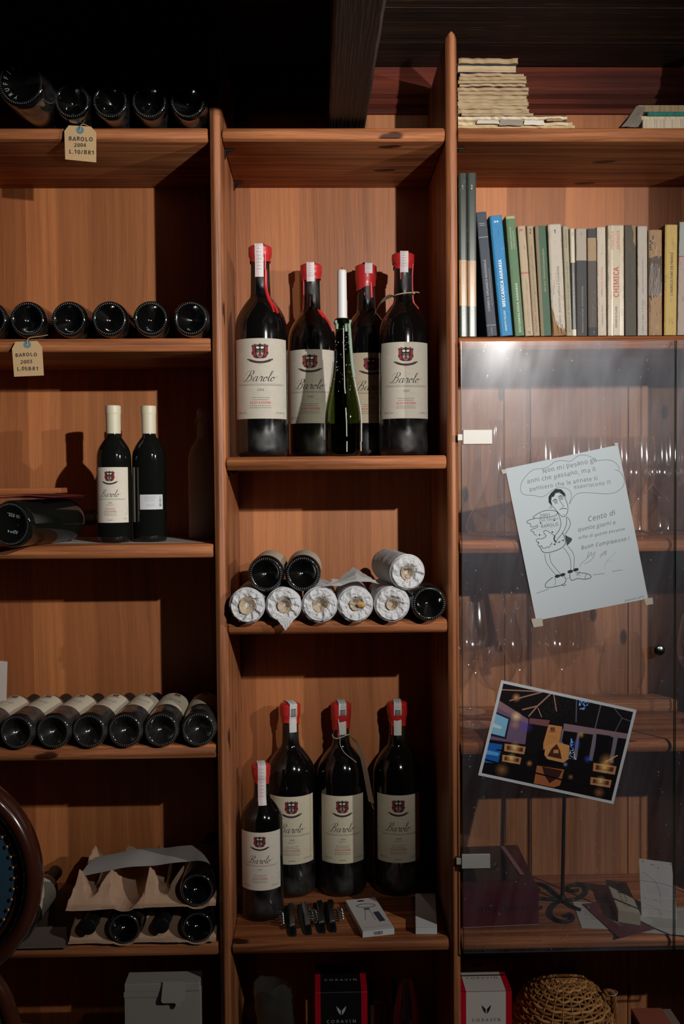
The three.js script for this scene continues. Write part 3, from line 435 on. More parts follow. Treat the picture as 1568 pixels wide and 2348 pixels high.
[[-46, 1687], [37, 1685], [121, 1684], [203, 1681], [286, 1680], [369, 1677], [455, 1675]].forEach(([x, y], i) => lying([
  'lying labelled bottle cut off by the left picture edge', 'second lying labelled bottle from the left, below the white card', 'third lying labelled bottle from the left on the fourth shelf', 'middle bottle of the row lying with labels upward', 'third lying labelled bottle counted from the upright', 'second lying labelled bottle counted from the upright, label in half shade', 'lying bottle wedged against the upright, its label mostly shaded'][i], x, y, 0.012, H(L4), { mat: M.dusty, yaw: [0.1, 0.1, 0.1, 0.1, 0.06, 0.0, -0.03][i], lab: lyLab, roll: [0.1, 0.12, 0.1, 0.15, 0.25, 0.3, 0.0][i], group: gL4, half: 1.35, ly: [0.075, 0.185] }));
// middle shelf: wrapped and bare bottles in two layers
function tissueGeo(sd) {
  const pr = P750;
  const side = sheet((u, v) => { const a = u * 2 * PI, y = 0.004 + v * 0.27, r = radiusAt(pr, Math.max(y, 0.02)) * 0.965 + 0.0016 * (fbm(u * 9, y * 40 + sd, 3, 9, 999) - 0.35) + 0.001 * Math.max(0, noise(u * 26, y * 12 + sd, 26, 999) - 0.5); return [Math.sin(a) * r, y, Math.cos(a) * r]; }, 64, 30);
  const foot = sheet((u, v) => { // crumpled disc: uneven pleats running to a twisted hollow off the middle
    const a = u * 2 * PI, q = v, r = 0.0375 * q, ox = 0.004 * (hash(sd, 1) - 0.5) * (1 - q), oz = 0.004 * (hash(sd, 2) - 0.5) * (1 - q), X = Math.sin(a) * r + ox, Z = Math.cos(a) * r + oz;
    const np = 9 + sd % 3, w = 0.6 * (fbm(u * 4, q * 2 + sd, 2, 4, 99) - 0.5), ang = u * np + w + 0.9 * (1 - q), edge = 1 - smoothstep(q, 0.86, 1), f = ang - Math.floor(ang), amp = 0.3 + hash(((Math.floor(ang) % np) + np) % np, sd);
    const pleat = (f < 0.75 ? f / 0.75 : (1 - f) / 0.25) * 0.0042 * amp * smoothstep(q, 0.25, 0.6) * edge;
    const crump = (fbm(X * 130 + sd * 7, Z * 130, 3) - 0.45) * 0.0075 * edge * smoothstep(q, 0.0, 0.3) + (noise(X * 420 + sd, Z * 420) - 0.5) * 0.0008 * edge;
    const hollow = 0.010 * (1 - smoothstep(q, 0.2, 0.5 + 0.12 * noise(u * 5, sd, 5, 99)));
    return [X, 0.0055 * smoothstep(q, 0.86, 1) + hollow - pleat - crump, Z];
  }, 120, 40);
  const lumps = []; for (let k = 0; k < 5; k++) { const a = k * 1.27 + sd * 1.9, R = 0.007 + 0.005 * hash(k, sd); lumps.push(sheet((u, v) => { const w = a + (u - 0.5) * 1.8, q = R * (0.4 + v * 1.1); return [Math.sin(w) * q + 0.003 * (noise(v * 3, k + sd) - 0.5), 0.009 * (1 - v) - 0.006 * v * hash(k + 3, sd) + 0.004 * (noise(u * 4 + k, v * 3 + sd) - 0.5) + 0.001, Math.cos(w) * q]; }, 8, 6, 0.0004)); }
  return [[side, foot], lumps];
}
M.twist = std({ color: 0xb8a68f, roughness: 0.9, bumpMap: texPaperBump, bumpScale: 0.002 });
const gM3 = 'tissue-wrapped bottles lying on the middle shelf', stain = std({ color: 0xb08a4a, roughness: 0.9 });
function wrapped(label, px, py, z, y, sd, yaw = 0) { const p = at(px, py, z), t = thing('wrapped_bottle', label, 'bottle', [0, 0, 0], gM3); lay(t, p.x, y + 0.0377, z, yaw, sd * 1.7); const [skin, knot] = tissueGeo(sd); obj('tissue_wrapping', skin, M.tissue, t); obj('twisted_end', knot, M.twist, t); return t; }
const w1 = wrapped('tissue-wrapped bottle at the left end of the lower layer', 566, 1386, 0.03, H(M3), 1, 0.03), w2 = wrapped('tissue-wrapped bottle with a loose paper point hanging over the shelf edge', 650, 1386, 0.03, H(M3), 2), w3 = wrapped('tissue-wrapped bottle in the middle, right under the bare pair', 733, 1386, 0.03, H(M3), 3), w4 = wrapped('tissue-wrapped bottle with a yellowish stain under the loose sheet', 815, 1384, 0.03, H(M3), 4, -0.02), w5 = wrapped('tissue-wrapped bottle carrying the single upper wrapped one', 899, 1384, 0.03, H(M3), 5, -0.03);
obj('paper_point', sheet((u, v) => [(u - 0.5) * 0.045 * (1 - v) + 0.004, -0.003 - 0.002 * v, -0.022 - 0.03 * v], 4, 6, 0.0004), M.tissue, w2).rotation.y = -2 * 1.7;
obj('yellow_stain', sheet((u, v) => { const a = u * 2 * PI, r = v * 0.006 * (0.8 + 0.5 * noise(u * 6, 3, 6, 9)); return [Math.sin(a) * r * 1.3 + 0.012, -0.0045 - 0.003 * (1 - v), Math.cos(a) * r]; }, 16, 4), stain, w4).rotation.y = -4 * 1.7;
const paleLab = paper(canvasTex(256, 256, (x, w, h) => { x.fillStyle = '#b8ab98'; x.fillRect(0, 0, w, h); x.fillStyle = '#a8997f'; x.fillRect(w * 0.86, 0, 4, h); rows(x, w / 2, h * 0.3, h * 0.08, 5, w * 0.4, 4, '#8a7c68', 4); }));
lying('bare dark bottle at the right end beside the upright, middle shelf', 984, 1383, 0.03, H(M3), { yaw: -0.06, roll: 2, lab: paleLab, ly: [0.02, 0.16] });
const up2 = H(M3) + 0.0655;
lying('left one of the two bare bottles lying on the wrapped row', 609, 1307, 0.03, up2, { yaw: 0.02, lab: paleLab, ly: [0.016, 0.16], half: 1.5 });
lying('right one of the two bare bottles lying on the wrapped row', 694, 1307, 0.03, up2, { yaw: 0.01, lab: paleLab, ly: [0.016, 0.16], half: 1.5, roll: 0.1 });
wrapped('single tissue-wrapped bottle lying on top at the right', 935, 1306, 0.035, up2 + 0.001, 6, -0.16);
{ const p = at(805, 1328, -0.02), t = thing('tissue_sheet', 'loose sheet of white tissue paper lying over the wrapped bottles', 'paper', p); // laid over two bottles
  obj('sheet', sheet((u, v) => { const x = (u - 0.5) * (0.075 + 0.045 * v), z = (v - 0.5) * 0.1, pk = Math.max(0, 1 - Math.abs(u - 0.62) / 0.42); return [x + 0.008 * (noise(u * 3, v * 5) - 0.5), 0.026 * pk * (1 - 0.75 * v) - 0.004 + 0.006 * (noise(u * 6, v * 6 + 3) - 0.5) - 0.006 * v * (1 - u), z + 0.012 * (noise(u * 5, 7) - 0.5) * (v < 0.5 ? 1 : 1.4)]; }, 30, 18, 0.0003), phys({ color: 0xd2d0d0, roughness: 0.9, transmission: 0.25 }), t); }

// ---------- right bay: books ----------
const quad = (c, nu, nv, thick, bend) => sheet((u, v) => { const p = c[3].clone().lerp(c[2], u).lerp(c[0].clone().lerp(c[1], u), v); if (bend) { const b = bend(u, v); p.x += b[0]; p.y += b[1]; p.z += b[2]; } return [p.x, p.y, p.z]; }, nu, nv, thick); // corners: top left, top right, bottom right, bottom left
function ppiped(A, w, l, h, r = 0) { // a box spanned by three edges from its corner A
  const g = r ? new RoundedBoxGeometry(1, 1, 1, 1, r) : new THREE.BoxGeometry(1, 1, 1), m = new THREE.Matrix4().makeBasis(w, h, l).setPosition(A.clone().addScaledVector(w, 0.5).addScaledVector(l, 0.5).addScaledVector(h, 0.5));
  if (m.determinant() < 0) { const p = g.index.array; for (let i = 0; i < p.length; i += 3) { const k = p[i]; p[i] = p[i + 1]; p[i + 1] = k; } g.deleteAttribute('normal'); g.applyMatrix4(m); const q = g.toNonIndexed(); q.computeVertexNormals(); return toCreasedNormals(q, 0.5); }
  return g.applyMatrix4(m);
}
const pagesTex = pixelTex(128, 256, (u, v) => { const k = 0.86 + 0.14 * noise(u * 3, v * 128, 3, 128) - 0.1 * (noise(u * 4, v * 20, 4, 20) > 0.72 ? 1 : 0); return [206 * k, 188 * k, 158 * k]; }); pagesTex.repeat.set(4, 18);
M.pages = std({ map: pagesTex, color: 0xe2d8ca, roughness: 0.95 });
const wear = (x, w, h, n, sd, col = '215,200,175') => { for (let i = 0; i < n; i++) { const e = hash(i, sd) < 0.5; x.fillStyle = `rgba(${col},${0.15 + 0.35 * hash(i, sd + 1)})`; x.fillRect(e ? (hash(i, sd + 2) < 0.5 ? 0 : w - 3) : hash(i, sd + 3) * w, hash(i, sd + 4) * h, 2 + 3 * hash(i, sd + 5), 2 + 14 * hash(i, sd + 6)); } };
const upText = (x, s, cx, y0, font, col, sx = 1) => { x.save(); x.translate(cx, y0); x.rotate(-PI / 2); x.scale(sx, 1); x.font = font; x.fillStyle = col; x.textAlign = 'left'; x.textBaseline = 'middle'; x.fillText(s, 0, 0); x.restore(); };
// book: bottom and top left and right edges and the top in pixels; the drawing covers the spine
const BX = (v) => 1040 + v / 2.97, BY = (v) => 380 + v / 2.97;
function book(label, b0, b1, t0, t1, top, cover, draw, { sd = 1, board = cover, out = 0, deep = 0.15, rough = 0.6 } = {}) {
  const z = -0.012 + out, pb = at(BX((b0 + b1) / 2), 769, z), pt = at(BX((t0 + t1) / 2), BY(top), z), w = (b1 - b0 + t1 - t0) / 2 / 2.97 / FOCAL * (DIST - z) - 0.0006, h = Math.hypot(pt.x - pb.x, pt.y - H(R2)), tilt = -Math.atan2(pt.x - pb.x, h);
  const t = thing('book', label, 'book', [pb.x, H(R2) + 0.0004 + w / 2 * Math.abs(Math.sin(tilt)), z], 'books standing in the right bay'); t.rotation.z = tilt;
  const W = 96, Hh = Math.round(clamp(W * h / w, 300, 900));
  const tex = canvasTex(W, Hh, (x) => { x.fillStyle = cover; x.fillRect(0, 0, W, Hh); draw(x, W, Hh); wear(x, W, Hh, 26, sd); for (let i = 0; i < 70; i++) { const e = hash(i, sd + 20); x.fillStyle = `rgba(${e > 0.8 ? '40,26,14' : '110,76,40'},${0.05 + 0.16 * hash(i, sd + 21)})`; x.fillRect(e < 0.35 ? 0 : e < 0.7 ? W - 7 : hash(i, sd + 22) * W, hash(i, sd + 23) * Hh, 3 + 6 * hash(i, sd + 24), 6 + 60 * hash(i, sd + 25)); } x.fillStyle = 'rgba(70,45,22,.35)'; x.fillRect(0, 0, W, 5); x.fillRect(0, Hh - 5, W, 5); x.fillRect(0, 0, 2, Hh); x.fillRect(W - 3, 0, 3, Hh); });
  obj('spine', sheet((u, v) => { const a = (u - 0.5) * 2; return [a * w / 2, 0.0005 + v * (h - 0.0008), 0.0022 * (1 - a * a * a * a) + 0.0006 * noise(v * 9, sd)]; }, 10, 8, 0.0009), std({ map: tex, color: cover === '#0672a8' ? 0xffffff : 0xdcd6cc, roughness: rough }), t);
  const bm = std({ color: board, roughness: 0.7 });
  obj('cover', [plainBox(0.0011, h - 0.0006, deep, -w / 2 + 0.0006, h / 2 + 0.0003, -deep / 2), plainBox(0.0011, h - 0.0006, deep, w / 2 - 0.0006, h / 2 + 0.0003, -deep / 2)], bm, t);
  obj('pages', boxUV(plainBox(w - 0.003, h - 0.005, deep - 0.006, 0, h / 2, -deep / 2 - 0.001), 'x'), M.pages, t);
  return t;
}
const S = 'sans-serif';
book('dark green and tan book numbered 1 against the upright', 40, 92, 30, 88, 52, '#2d3a33', (x, w, h) => { x.fillStyle = '#b48a5c'; x.fillRect(0, h * 0.53, w, h * 0.28); txt(x, '1', w / 2, h * 0.1, 'bold 34px ' + S, '#d8c9ae'); upText(x, 'disegno e architettura', w * 0.5, h * 0.97, '26px ' + S, '#cfc4a8'); }, { sd: 2, rough: 0.3 });
book('dark green and tan book numbered 2 beside its twin', 94, 155, 90, 153, 50, '#2b3a31', (x, w, h) => { x.fillStyle = '#b0855a'; x.fillRect(0, h * 0.535, w, h * 0.28); txt(x, '2', w / 2, h * 0.1, 'bold 34px ' + S, '#d8c9ae'); upText(x, 'disegno e architettura', w * 0.5, h * 0.97, '26px ' + S, '#cfc4a8'); }, { sd: 5, rough: 0.3 });
book('navy book titled CHIMICA ORGANICA RAZIONALE leaning left', 222, 302, 155, 216, 320, '#2b3a52', (x, w, h) => { x.fillStyle = '#b8b8b4'; for (const y of [0.09, 0.105, 0.2, 0.91]) x.fillRect(y < 0.15 ? 20 : 0, h * y, y < 0.15 ? w - 40 : w, 4); upText(x, 'CHIMICA ORGANICA RAZIONALE', w * 0.42, h * 0.8, '27px ' + S, '#d5d6d3', 0.95); upText(x, 'CON ELEMENTI DI ANALISI QUALITATIVA', w * 0.76, h * 0.76, '13px ' + S, '#a9adb2', 1.15); upText(x, 'LA PROMA', w * 0.5, h * 0.99, '12px ' + S, '#c5c6c4'); }, { sd: 9 });
book('bright blue book titled MECCANICA AGRARIA', 318, 403, 240, 328, 345, '#0672a8', (x, w, h) => { upText(x, 'MECCANICA AGRARIA', w * 0.5, h * 0.76, 'bold 34px ' + S, '#e3e6e4'); upText(x, 'GIUSEPPE PELLIZZI', w * 0.5, h * 0.96, 'bold 17px ' + S, '#bcd0d8'); txt(x, '**', w * 0.5, h * 0.07, 'bold 34px ' + S, '#d8e0e2'); }, { sd: 13, board: '#7d776c' });
book('green book titled ENTOMOLOGIA AGRARIA', 418, 483, 352, 415, 345, '#55805c', (x, w, h) => { upText(x, 'ENTOMOLOGIA AGRARIA', w * 0.55, h * 0.97, 'bold 31px ' + S, '#d6dfcd'); upText(x, 'SERGIO ZANGHERI', w * 0.38, h * 0.28, '20px ' + S, '#cbd8c0'); upText(x, 'LUIGI MASUTTI', w * 0.66, h * 0.28, '20px ' + S, '#cbd8c0'); x.fillStyle = '#b9b58c'; x.fillRect(0, 0, w, 22); }, { sd: 17 });
book('worn cream book with faint red marks, left of the beige 2', 490, 540, 430, 490, 412, '#bfae96', (x, w, h) => { x.fillStyle = 'rgba(190,70,60,.6)'; x.fillRect(0, h * 0.42, w, 14); x.fillRect(20, h * 0.03, 40, 18); upText(x, 'ELEMENTI DI DIRITTO AGRARIO', w * 0.55, h * 0.92, '28px ' + S, '#94826c'); txt(x, '12', w / 2, h * 0.98, 'bold 30px ' + S, '#3a332c'); }, { sd: 21 });
book('beige book numbered 2 on a thin spine', 541, 588, 494, 540, 410, '#ad9a80', (x, w, h) => { txt(x, '2', w / 2, h * 0.075, 'bold 56px ' + S, '#2f2a25'); upText(x, 'Dino Fabris - economia agraria e dell\'assetto territoriale', w * 0.5, h * 0.97, '31px ' + S, '#4d443a', 0.92); }, { sd: 25 });
book('green book with tan lettering next to the torn white one', 594, 664, 548, 628, 413, '#2f5e44', (x, w, h) => { x.fillStyle = '#86765a'; x.fillRect(0, 0, w * 0.3, h); upText(x, 'Gino Turco - Itinerario di economia agraria', w * 0.62, h * 0.6, 'bold 23px ' + S, '#b59d72', 0.75); }, { sd: 29 });
const tornBook = book('thick white book numbered 1 with a torn foot', 667, 768, 642, 728, 400, '#c9c3bb', (x, w, h) => { txt(x, '1', w * 0.5, h * 0.085, 'bold 38px ' + S, '#3a3632'); upText(x, 'Fabris - economia politica e contabilità', w * 0.6, h * 0.9, '24px ' + S, '#3d3934'); x.fillStyle = '#8b6a4a'; x.beginPath(); x.moveTo(0, h * 0.73); x.lineTo(18, h * 0.8); x.lineTo(30, h * 0.9); x.lineTo(w * 0.7, h * 0.97); x.lineTo(w, h * 0.93); x.lineTo(w, h); x.lineTo(0, h); x.fill(); x.fillStyle = '#57402c'; for (let i = 0; i < 9; i++) x.fillRect(i * 10, h * (0.86 + 0.08 * hash(i, 6)), 4, h * 0.1); }, { sd: 33 });
for (const [a, b, h0, z] of [[-0.016, -0.004, 0.045, 0.001], [-0.004, 0.012, 0.022, 0.002], [0.004, 0.016, 0.016, 0.004]]) obj('torn_paper', sheet((u, v) => [lerp(a, b, u) * 0.85 + 0.002 * (1 - v), 0.001 + v * h0 * (1 - 0.7 * u) , 0.0024 + z * Math.sin(v * 2.4) + 0.001 * noise(u * 5, v * 6)], 6, 6, 0.0005), std({ color: 0x8f6c48, roughness: 0.95 }), tornBook);
book('grey green book on enological microbiology', 770, 804, 737, 782, 412, '#a9a58f', (x, w, h) => { upText(x, 'Tecnica di Microbiologia enologica', w * 0.5, h * 0.97, '44px serif', '#55584e', 0.8); upText(x, 'Delfini', w * 0.5, h * 0.2, '46px serif', '#55584e'); }, { sd: 37 });
book('thin half white half black book', 806, 834, 787, 825, 427, '#cfc8b8', (x, w, h) => { x.fillStyle = '#2c2d31'; x.fillRect(0, h * 0.32, w, h * 0.62); txt(x, 'III', w / 2, h * 0.07, '34px serif', '#6a6458'); upText(x, 'Forme e funzioni', w * 0.5, h * 0.75, '40px ' + S, '#9aa0a6'); }, { sd: 41, rough: 0.35 });
book('grey and black book numbered IV', 836, 911, 831, 904, 427, '#aea59c', (x, w, h) => { x.fillStyle = '#26272b'; x.fillRect(0, h * 0.3, w, h * 0.7); txt(x, 'IV', w / 2, h * 0.065, '26px serif', '#6f675e'); upText(x, 'RAZIONALE E IL FASCISMO - QUESTIONI MODERNE', w * 0.55, h * 0.97, '17px ' + S, '#b9b6b0'); }, { sd: 45 });
book('dark brown book with a tan band near its top', 915, 978, 909, 970, 431, '#4a4039', (x, w, h) => { x.fillStyle = '#232a36'; x.fillRect(0, 0, w, h * 0.085); x.fillStyle = '#a78d6c'; x.fillRect(0, h * 0.085, w, h * 0.215); upText(x, 'La crisi di fine secolo', w * 0.5, h * 0.88, '17px ' + S, '#7f7468'); x.fillStyle = '#15171c'; x.fillRect(0, h * 0.92, w, h * 0.08); txt(x, '7', w * 0.6, h * 0.98, '26px serif', '#cfc9bd'); }, { sd: 49 });
book('white book with red title PATOLOGIA VEGETALE', 981, 1040, 972, 1034, 418, '#cfc6bc', (x, w, h) => { upText(x, '• Gilberto Govi –', w * 0.5, h * 0.92, '27px ' + S, '#4c4640'); upText(x, 'PATOLOGIA VEGETALE', w * 0.5, h * 0.64, '27px ' + S, '#c06a5a', 0.9); }, { sd: 53 });
book('thick cream book with large red CHIMICA', 1050, 1160, 1046, 1160, 405, '#cdc4b0', (x, w, h) => { upText(x, 'CHIMICA', w * 0.5, h * 0.655, 'bold 44px ' + S, '#b5342a', 0.95); upText(x, 'PRINCIPI E', w * 0.28, h * 0.22, '22px ' + S, '#c24a3e'); upText(x, 'PROPRIETÀ', w * 0.66, h * 0.22, '22px ' + S, '#c24a3e'); upText(x, 'SIENKO & PLANE', w * 0.5, h * 0.93, 'bold 16px ' + S, '#2f2c29'); }, { sd: 57, rough: 0.3 });
book('worn dark olive book with a frayed top', 1165, 1246, 1162, 1240, 406, '#3f3826', (x, w, h) => { upText(x, 'ENCICLOPEDIA AGRARIA', w * 0.42, h * 0.7, 'bold 34px serif', '#2a2519', 0.9); x.fillStyle = '#8f7a55'; x.beginPath(); x.moveTo(w, 0); x.lineTo(w * 0.62, 0); x.lineTo(w * 0.78, h * 0.08); x.lineTo(w * 0.72, h * 0.15); x.lineTo(w, h * 0.2); x.fill(); }, { sd: 61 });
book('white book with small lettering between the olive and the black-splashed one', 1250, 1320, 1249, 1318, 412, '#bcb7b3', (x, w, h) => { upText(x, 'S. Mauri - P. Stagni - A. M. Tonda', w * 0.5, h * 0.98, '19px ' + S, '#3f3c3a'); upText(x, 'BIOLOGIA, GENI E NEMICI MODERNI', w * 0.5, h * 0.6, '16px ' + S, '#6a4c58'); }, { sd: 65 });
book('tattered book with black splashes on a bare spine', 1326, 1420, 1324, 1418, 438, '#a3835c', (x, w, h) => { for (let i = 0; i < 40; i++) { x.fillStyle = hash(i, 3) > 0.5 ? '#7a5c3c' : '#bfa27a'; x.fillRect(hash(i, 1) * w, hash(i, 2) * h, 5, 12 + 40 * hash(i, 7)); } x.fillStyle = '#1d1c22'; for (let i = 0; i < 10; i++) x.fillRect(4 + i * 9, h * (0.24 + 0.03 * hash(i, 8)), 7, h * (0.34 + 0.08 * hash(i, 9))); x.strokeStyle = '#c8bfc0'; x.lineWidth = 2; for (let i = 0; i < 16; i++) { x.beginPath(); x.moveTo(i * 6, h * 0.62); x.lineTo(i * 6 + 14, h * (0.3 + 0.2 * hash(i, 5))); x.stroke(); } x.fillStyle = '#1d1c22'; for (let i = 0; i < 7; i++) x.fillRect(hash(i, 11) * 26, h * (0.06 + 0.02 * i), 12, 9); }, { sd: 69 });
book('yellow book titled L’AGRICULTURE EN FRANCE', 1428, 1518, 1438, 1524, 403, '#cdb160', (x, w, h) => { upText(x, "L'AGRICULTURE EN FRANCE", w * 0.55, h * 0.64, 'bold 27px ' + S, '#2d2a22', 0.92); upText(x, 'A. Denizet', w * 0.4, h * 0.9, '12px ' + S, '#6a5c34'); upText(x, 'L. Peretti', w * 0.6, h * 0.9, '12px ' + S, '#6a5c34'); }, { sd: 73, board: '#5a1c24' });
book('pale pink and grey book at the right picture edge', 1521, 1600, 1533, 1618, 385, '#b9a9a4', (x, w, h) => { x.fillStyle = '#a6b0b4'; x.fillRect(0, 0, w, h * 0.3); x.fillStyle = '#b5533c'; x.fillRect(0, h * 0.3, w, 8); }, { sd: 77 });
for (let k = 0; k < 6; k++) { // the row goes on to the right of the picture
  if (k > 3) break; const b = 1603 + k * 78; book(['brown', 'blue-grey', 'cream', 'dark red'][k] + ' book further right in the row, outside the picture', b, b + 72, b + 15, b + 87, 400 + 30 * hash(k, 4), ['#6b4c34', '#4b5a66', '#bfb298', '#5c2420'][k], () => { }, { sd: 80 + k }); }

// ---------- top right: stacks of old books and papers ----------
const st = [[134, 146, 1051, 1188, '#a5825a', 'tan worn paperback on the very top of the book stack'], [146, 167, 1047, 1187, '#232b35', 'dark blue hardback with a cream page block, second from the top of the stack'], [167, 176, 1054, 1205, '#6b2a26', 'stained booklet with a dark red cover under the blue hardback'], [176, 184, 1052, 1208, '#9c8460', 'thin cream booklet just under the red-covered one'], [184, 192, 1050, 1206, '#8a7452', 'yellowed booklet with bent pages, fifth from the top of the stack'], [192, 200, 1053, 1209, '#3a2f28', 'yellowed booklet with a dark crumbling cover'], [200, 209, 1048, 1213, '#7c4a34', 'thicker tan booklet with a brown cover in the middle of the stack'], [209, 218, 1049, 1211, '#94795a', 'tan booklet with a brown spotted edge'], [218, 227, 1049, 1210, '#b09a78', 'cream booklet above the middle of the stack’s lower half'], [227, 235, 1050, 1212, '#a18a6a', 'cream booklet with a thin cover in the lower half of the stack'], [235, 243, 1048, 1210, '#b39d7c', 'pale booklet, sixth from the bottom of the stack'], [243, 251, 1049, 1211, '#a9926f', 'pale booklet, fifth from the bottom of the stack'], [251, 260, 1049, 1211, '#b7a283', 'pale thicker booklet, fourth from the bottom of the stack'], [260, 267, 1057, 1221, '#8f7a5c', 'booklet with a rolled left edge near the bottom of the stack'], [267, 275, 1056, 1220, '#a58f70', 'grey-cream booklet jutting out right, lowest of the stacked booklets']];
const hy = (py, z) => (at(1150, py, z).y);
st.forEach(([y0, y1, x0, x1, col, label], i) => {
  const z = -0.03 - 0.006 * hash(i, 2), yb = hy(y1, -0.033) + 0.0003, yt = hy(y0, -0.033), X0 = Math.max(at(x0, 200, z).x, XR1 + 0.002), X1 = at(x1, 200, z).x, d = 0.21 - 0.03 * hash(i, 5), th = yt - yb;
  const t = thing('book', label, 'book', [0, 0, 0], 'old books stacked on the top shelf');
  const wob = (g, a) => { const p = g.attributes.position; for (let k = 0; k < p.count; k++) { const x = p.getX(k); p.setZ(k, p.getZ(k) + (p.getZ(k) > z - 0.05 ? a * (noise(x * 90, i * 7 + 3) - 0.5) : 0)); p.setX(k, x + (x > X1 - 0.01 ? a * (noise(p.getZ(k) * 60, i * 5) - 0.5) : 0)); } for (let k = 0; k < p.count; k++) p.setY(k, p.getY(k) + 0.0011 * (noise(p.getX(k) * 28, i * 3 + 7) - 0.5) * (i ? 1 : 0.3)); g.computeVertexNormals(); return g; };
  const slab = (ya, yb2, ins) => wob(new THREE.BoxGeometry(X1 - X0 - ins, yb2 - ya, d - ins, 26, 1, 4).translate((X0 + X1) / 2, (ya + yb2) / 2, z - d / 2), i === 1 ? 0.002 : 0.006).toNonIndexed();
  const c = i === 1 ? 0.0022 : 0.0009;
  obj('cover', [slab(yb, yb + c, 0), slab(yt - c, yt, 0)], std({ color: col, roughness: 0.85 }), t);
  obj('pages', boxUV(slab(yb + c, yt - c, i === 1 ? 0.006 : 0.002), 'y'), i === 1 ? std({ map: pagesTex, color: 0xfff4e6, roughness: 0.9 }) : M.pages, t);
});
{ // torn leaves under the stack
  const z = -0.012, yTop = hy(275, -0.033), n = 4, t = thing('torn_papers', 'torn yellowed leaves with jagged edges lying under the book stack', 'paper', [0, 0, 0]);
  for (let k = 0; k < n; k++) {
    const ya = lerp(H(S1) + 0.0006, yTop - 0.0004, k / n), yb = lerp(H(S1) + 0.0006, yTop - 0.0004, (k + 0.94) / n), x0 = XR1 + 0.003, x1 = at([1318, 1312, 1246, 1300][k], 280, z).x, pts = [];
    for (let i = 0; i <= 30; i++) pts.push([lerp(x0, x1, i / 30), z + 0.006 * (noise(i * 0.9, k * 9 + 2) - 0.5)]); for (let i = 1; i <= 12; i++) pts.push([x1 + 0.008 * (noise(i * 1.3, k * 5) - 0.5), z - 0.16 * i / 12]); pts.push([x0, z - 0.16]);
    const g = prism(pts.map(([x, zz]) => [x, -zz]), yb - ya); g.rotateX(-PI / 2); // outline in x, -z pushed up
    const bb = (g.computeBoundingBox(), g.boundingBox); g.translate(0, ya - bb.min.y, 0);
    obj('leaf', g, std({ color: ['#b79c74', '#c6b698', '#a88a60', '#cbbfa6'][k], roughness: 0.95 }), t);
  }
  const scrap = (px0, px1, py0, py1, col) => { const A = at(px0, py1, z + 0.007), B = at(px1, py1, z + 0.007), C = at(px1 - 4, py0, z + 0.005), D = at(px0 + 3, py0, z + 0.005); obj('scrap', quad([D, C, B, A], 8, 3, 0.0006, (u, v) => [0, 0.0012 * (noise(u * 6, px0) - 0.5), 0.002 * noise(u * 5, v * 3 + px0)]), std({ color: col, roughness: 0.9 }), t); };
  scrap(1092, 1146, 276, 284, '#c2b9aa'); scrap(1144, 1200, 275, 288, '#8d8278'); scrap(1200, 1250, 276, 287, '#d0c9be'); scrap(1252, 1290, 271, 278, '#9c7a54'); }
const papers = (label, name, px0, px1, py0, py1, col, z, cat = 'paper') => { const a = at(px0, py1, z), b = at(px1, py0, z), t = thing(name, label, cat, [0, 0, 0], 'papers at the right of the top shelf'); obj('leaves', boxUV(ppiped(V(a.x, Math.max(a.y, H(S1) + 0.0005), z - 0.2), V(b.x - a.x, 0, 0), V(0, 0, 0.2), V(0, b.y - a.y, 0), 0.02), 'x'), std({ map: pagesTex, color: col, roughness: 0.9 }), t); return t; };
papers('white folded sheet lowest in the paper pile at the right end', 'paper_sheet', 1473, 1640, 279, 300, 0xf4f8ff, -0.012);
papers('cream brochures in the paper pile under the teal folder', 'brochure', 1462, 1640, 266, 278.6, 0xffffff, -0.018);
papers('teal folder in the paper pile at the right end', 'folder', 1484, 1640, 256.5, 265.6, 0x2f9aa8, -0.014, 'folder');
papers('grey worn papers on top of the teal folder', 'paper_sheet', 1462, 1640, 241, 256, 0xb9ae9f, -0.03);
{ const t = thing('paper_sheet', 'crumpled grey sheet leaning at the left of the paper pile', 'paper', [0, 0, 0], 'papers at the right of the top shelf'), z = -0.03; obj('leaves', quad([at(1458, 243, z), at(1478, 246, z), at(1462, 292, z + 0.02), at(1424, 291, z + 0.02)], 8, 8, 0.0006, (u, v) => [0.003 * noise(u * 4, v * 4), 0, 0.006 * noise(u * 3, v * 5)]), std({ color: 0x6f675c, roughness: 0.95 }), t); }

// ---------- the glass doors ----------
const GZ = 0.009, gx0 = at(1058, 1000, GZ).x, gx1 = at(1546, 1000, GZ).x, gy1 = at(1300, 782, GZ).y, gy0 = at(1300, 2180, GZ).y;
const dustMap = canvasTex(512, 1024, (x, w, h) => { // fine film, wiped streaks and specks
  const d = x.createImageData(w, h); for (let j = 0; j < h; j++) for (let i = 0; i < w; i++) { const u = i / w, v = j / h, b = fbm(u * 5 + v * 2, v * 7, 4), s = fbm(u * 30 + v * 22, v * 6 - u * 9, 3), top = Math.exp(-v * 9) * (0.5 + b); const k = 255 * clamp(0.045 + 0.085 * Math.exp(-v * 1.5) + 0.1 * (b - 0.4) + 0.09 * (s - 0.45) + 0.55 * top * b, 0.015, 0.6); const o = (j * w + i) * 4; d.data[o] = d.data[o + 1] = d.data[o + 2] = k; d.data[o + 3] = 255; } x.putImageData(d, 0, 0);
  for (let i = 0; i < 420; i++) { x.fillStyle = `rgba(255,255,255,${0.2 + 0.5 * hash(i, 3)})`; x.beginPath(); x.arc(hash(i, 1) * w, hash(i, 2) * h, 0.5 + 0.9 * hash(i, 4), 0, 7); x.fill(); }
}, false);
const dusty = phys({ color: 0x9fa6b2, roughness: 0.26, specularIntensity: 1, alphaMap: dustMap, transparent: true });
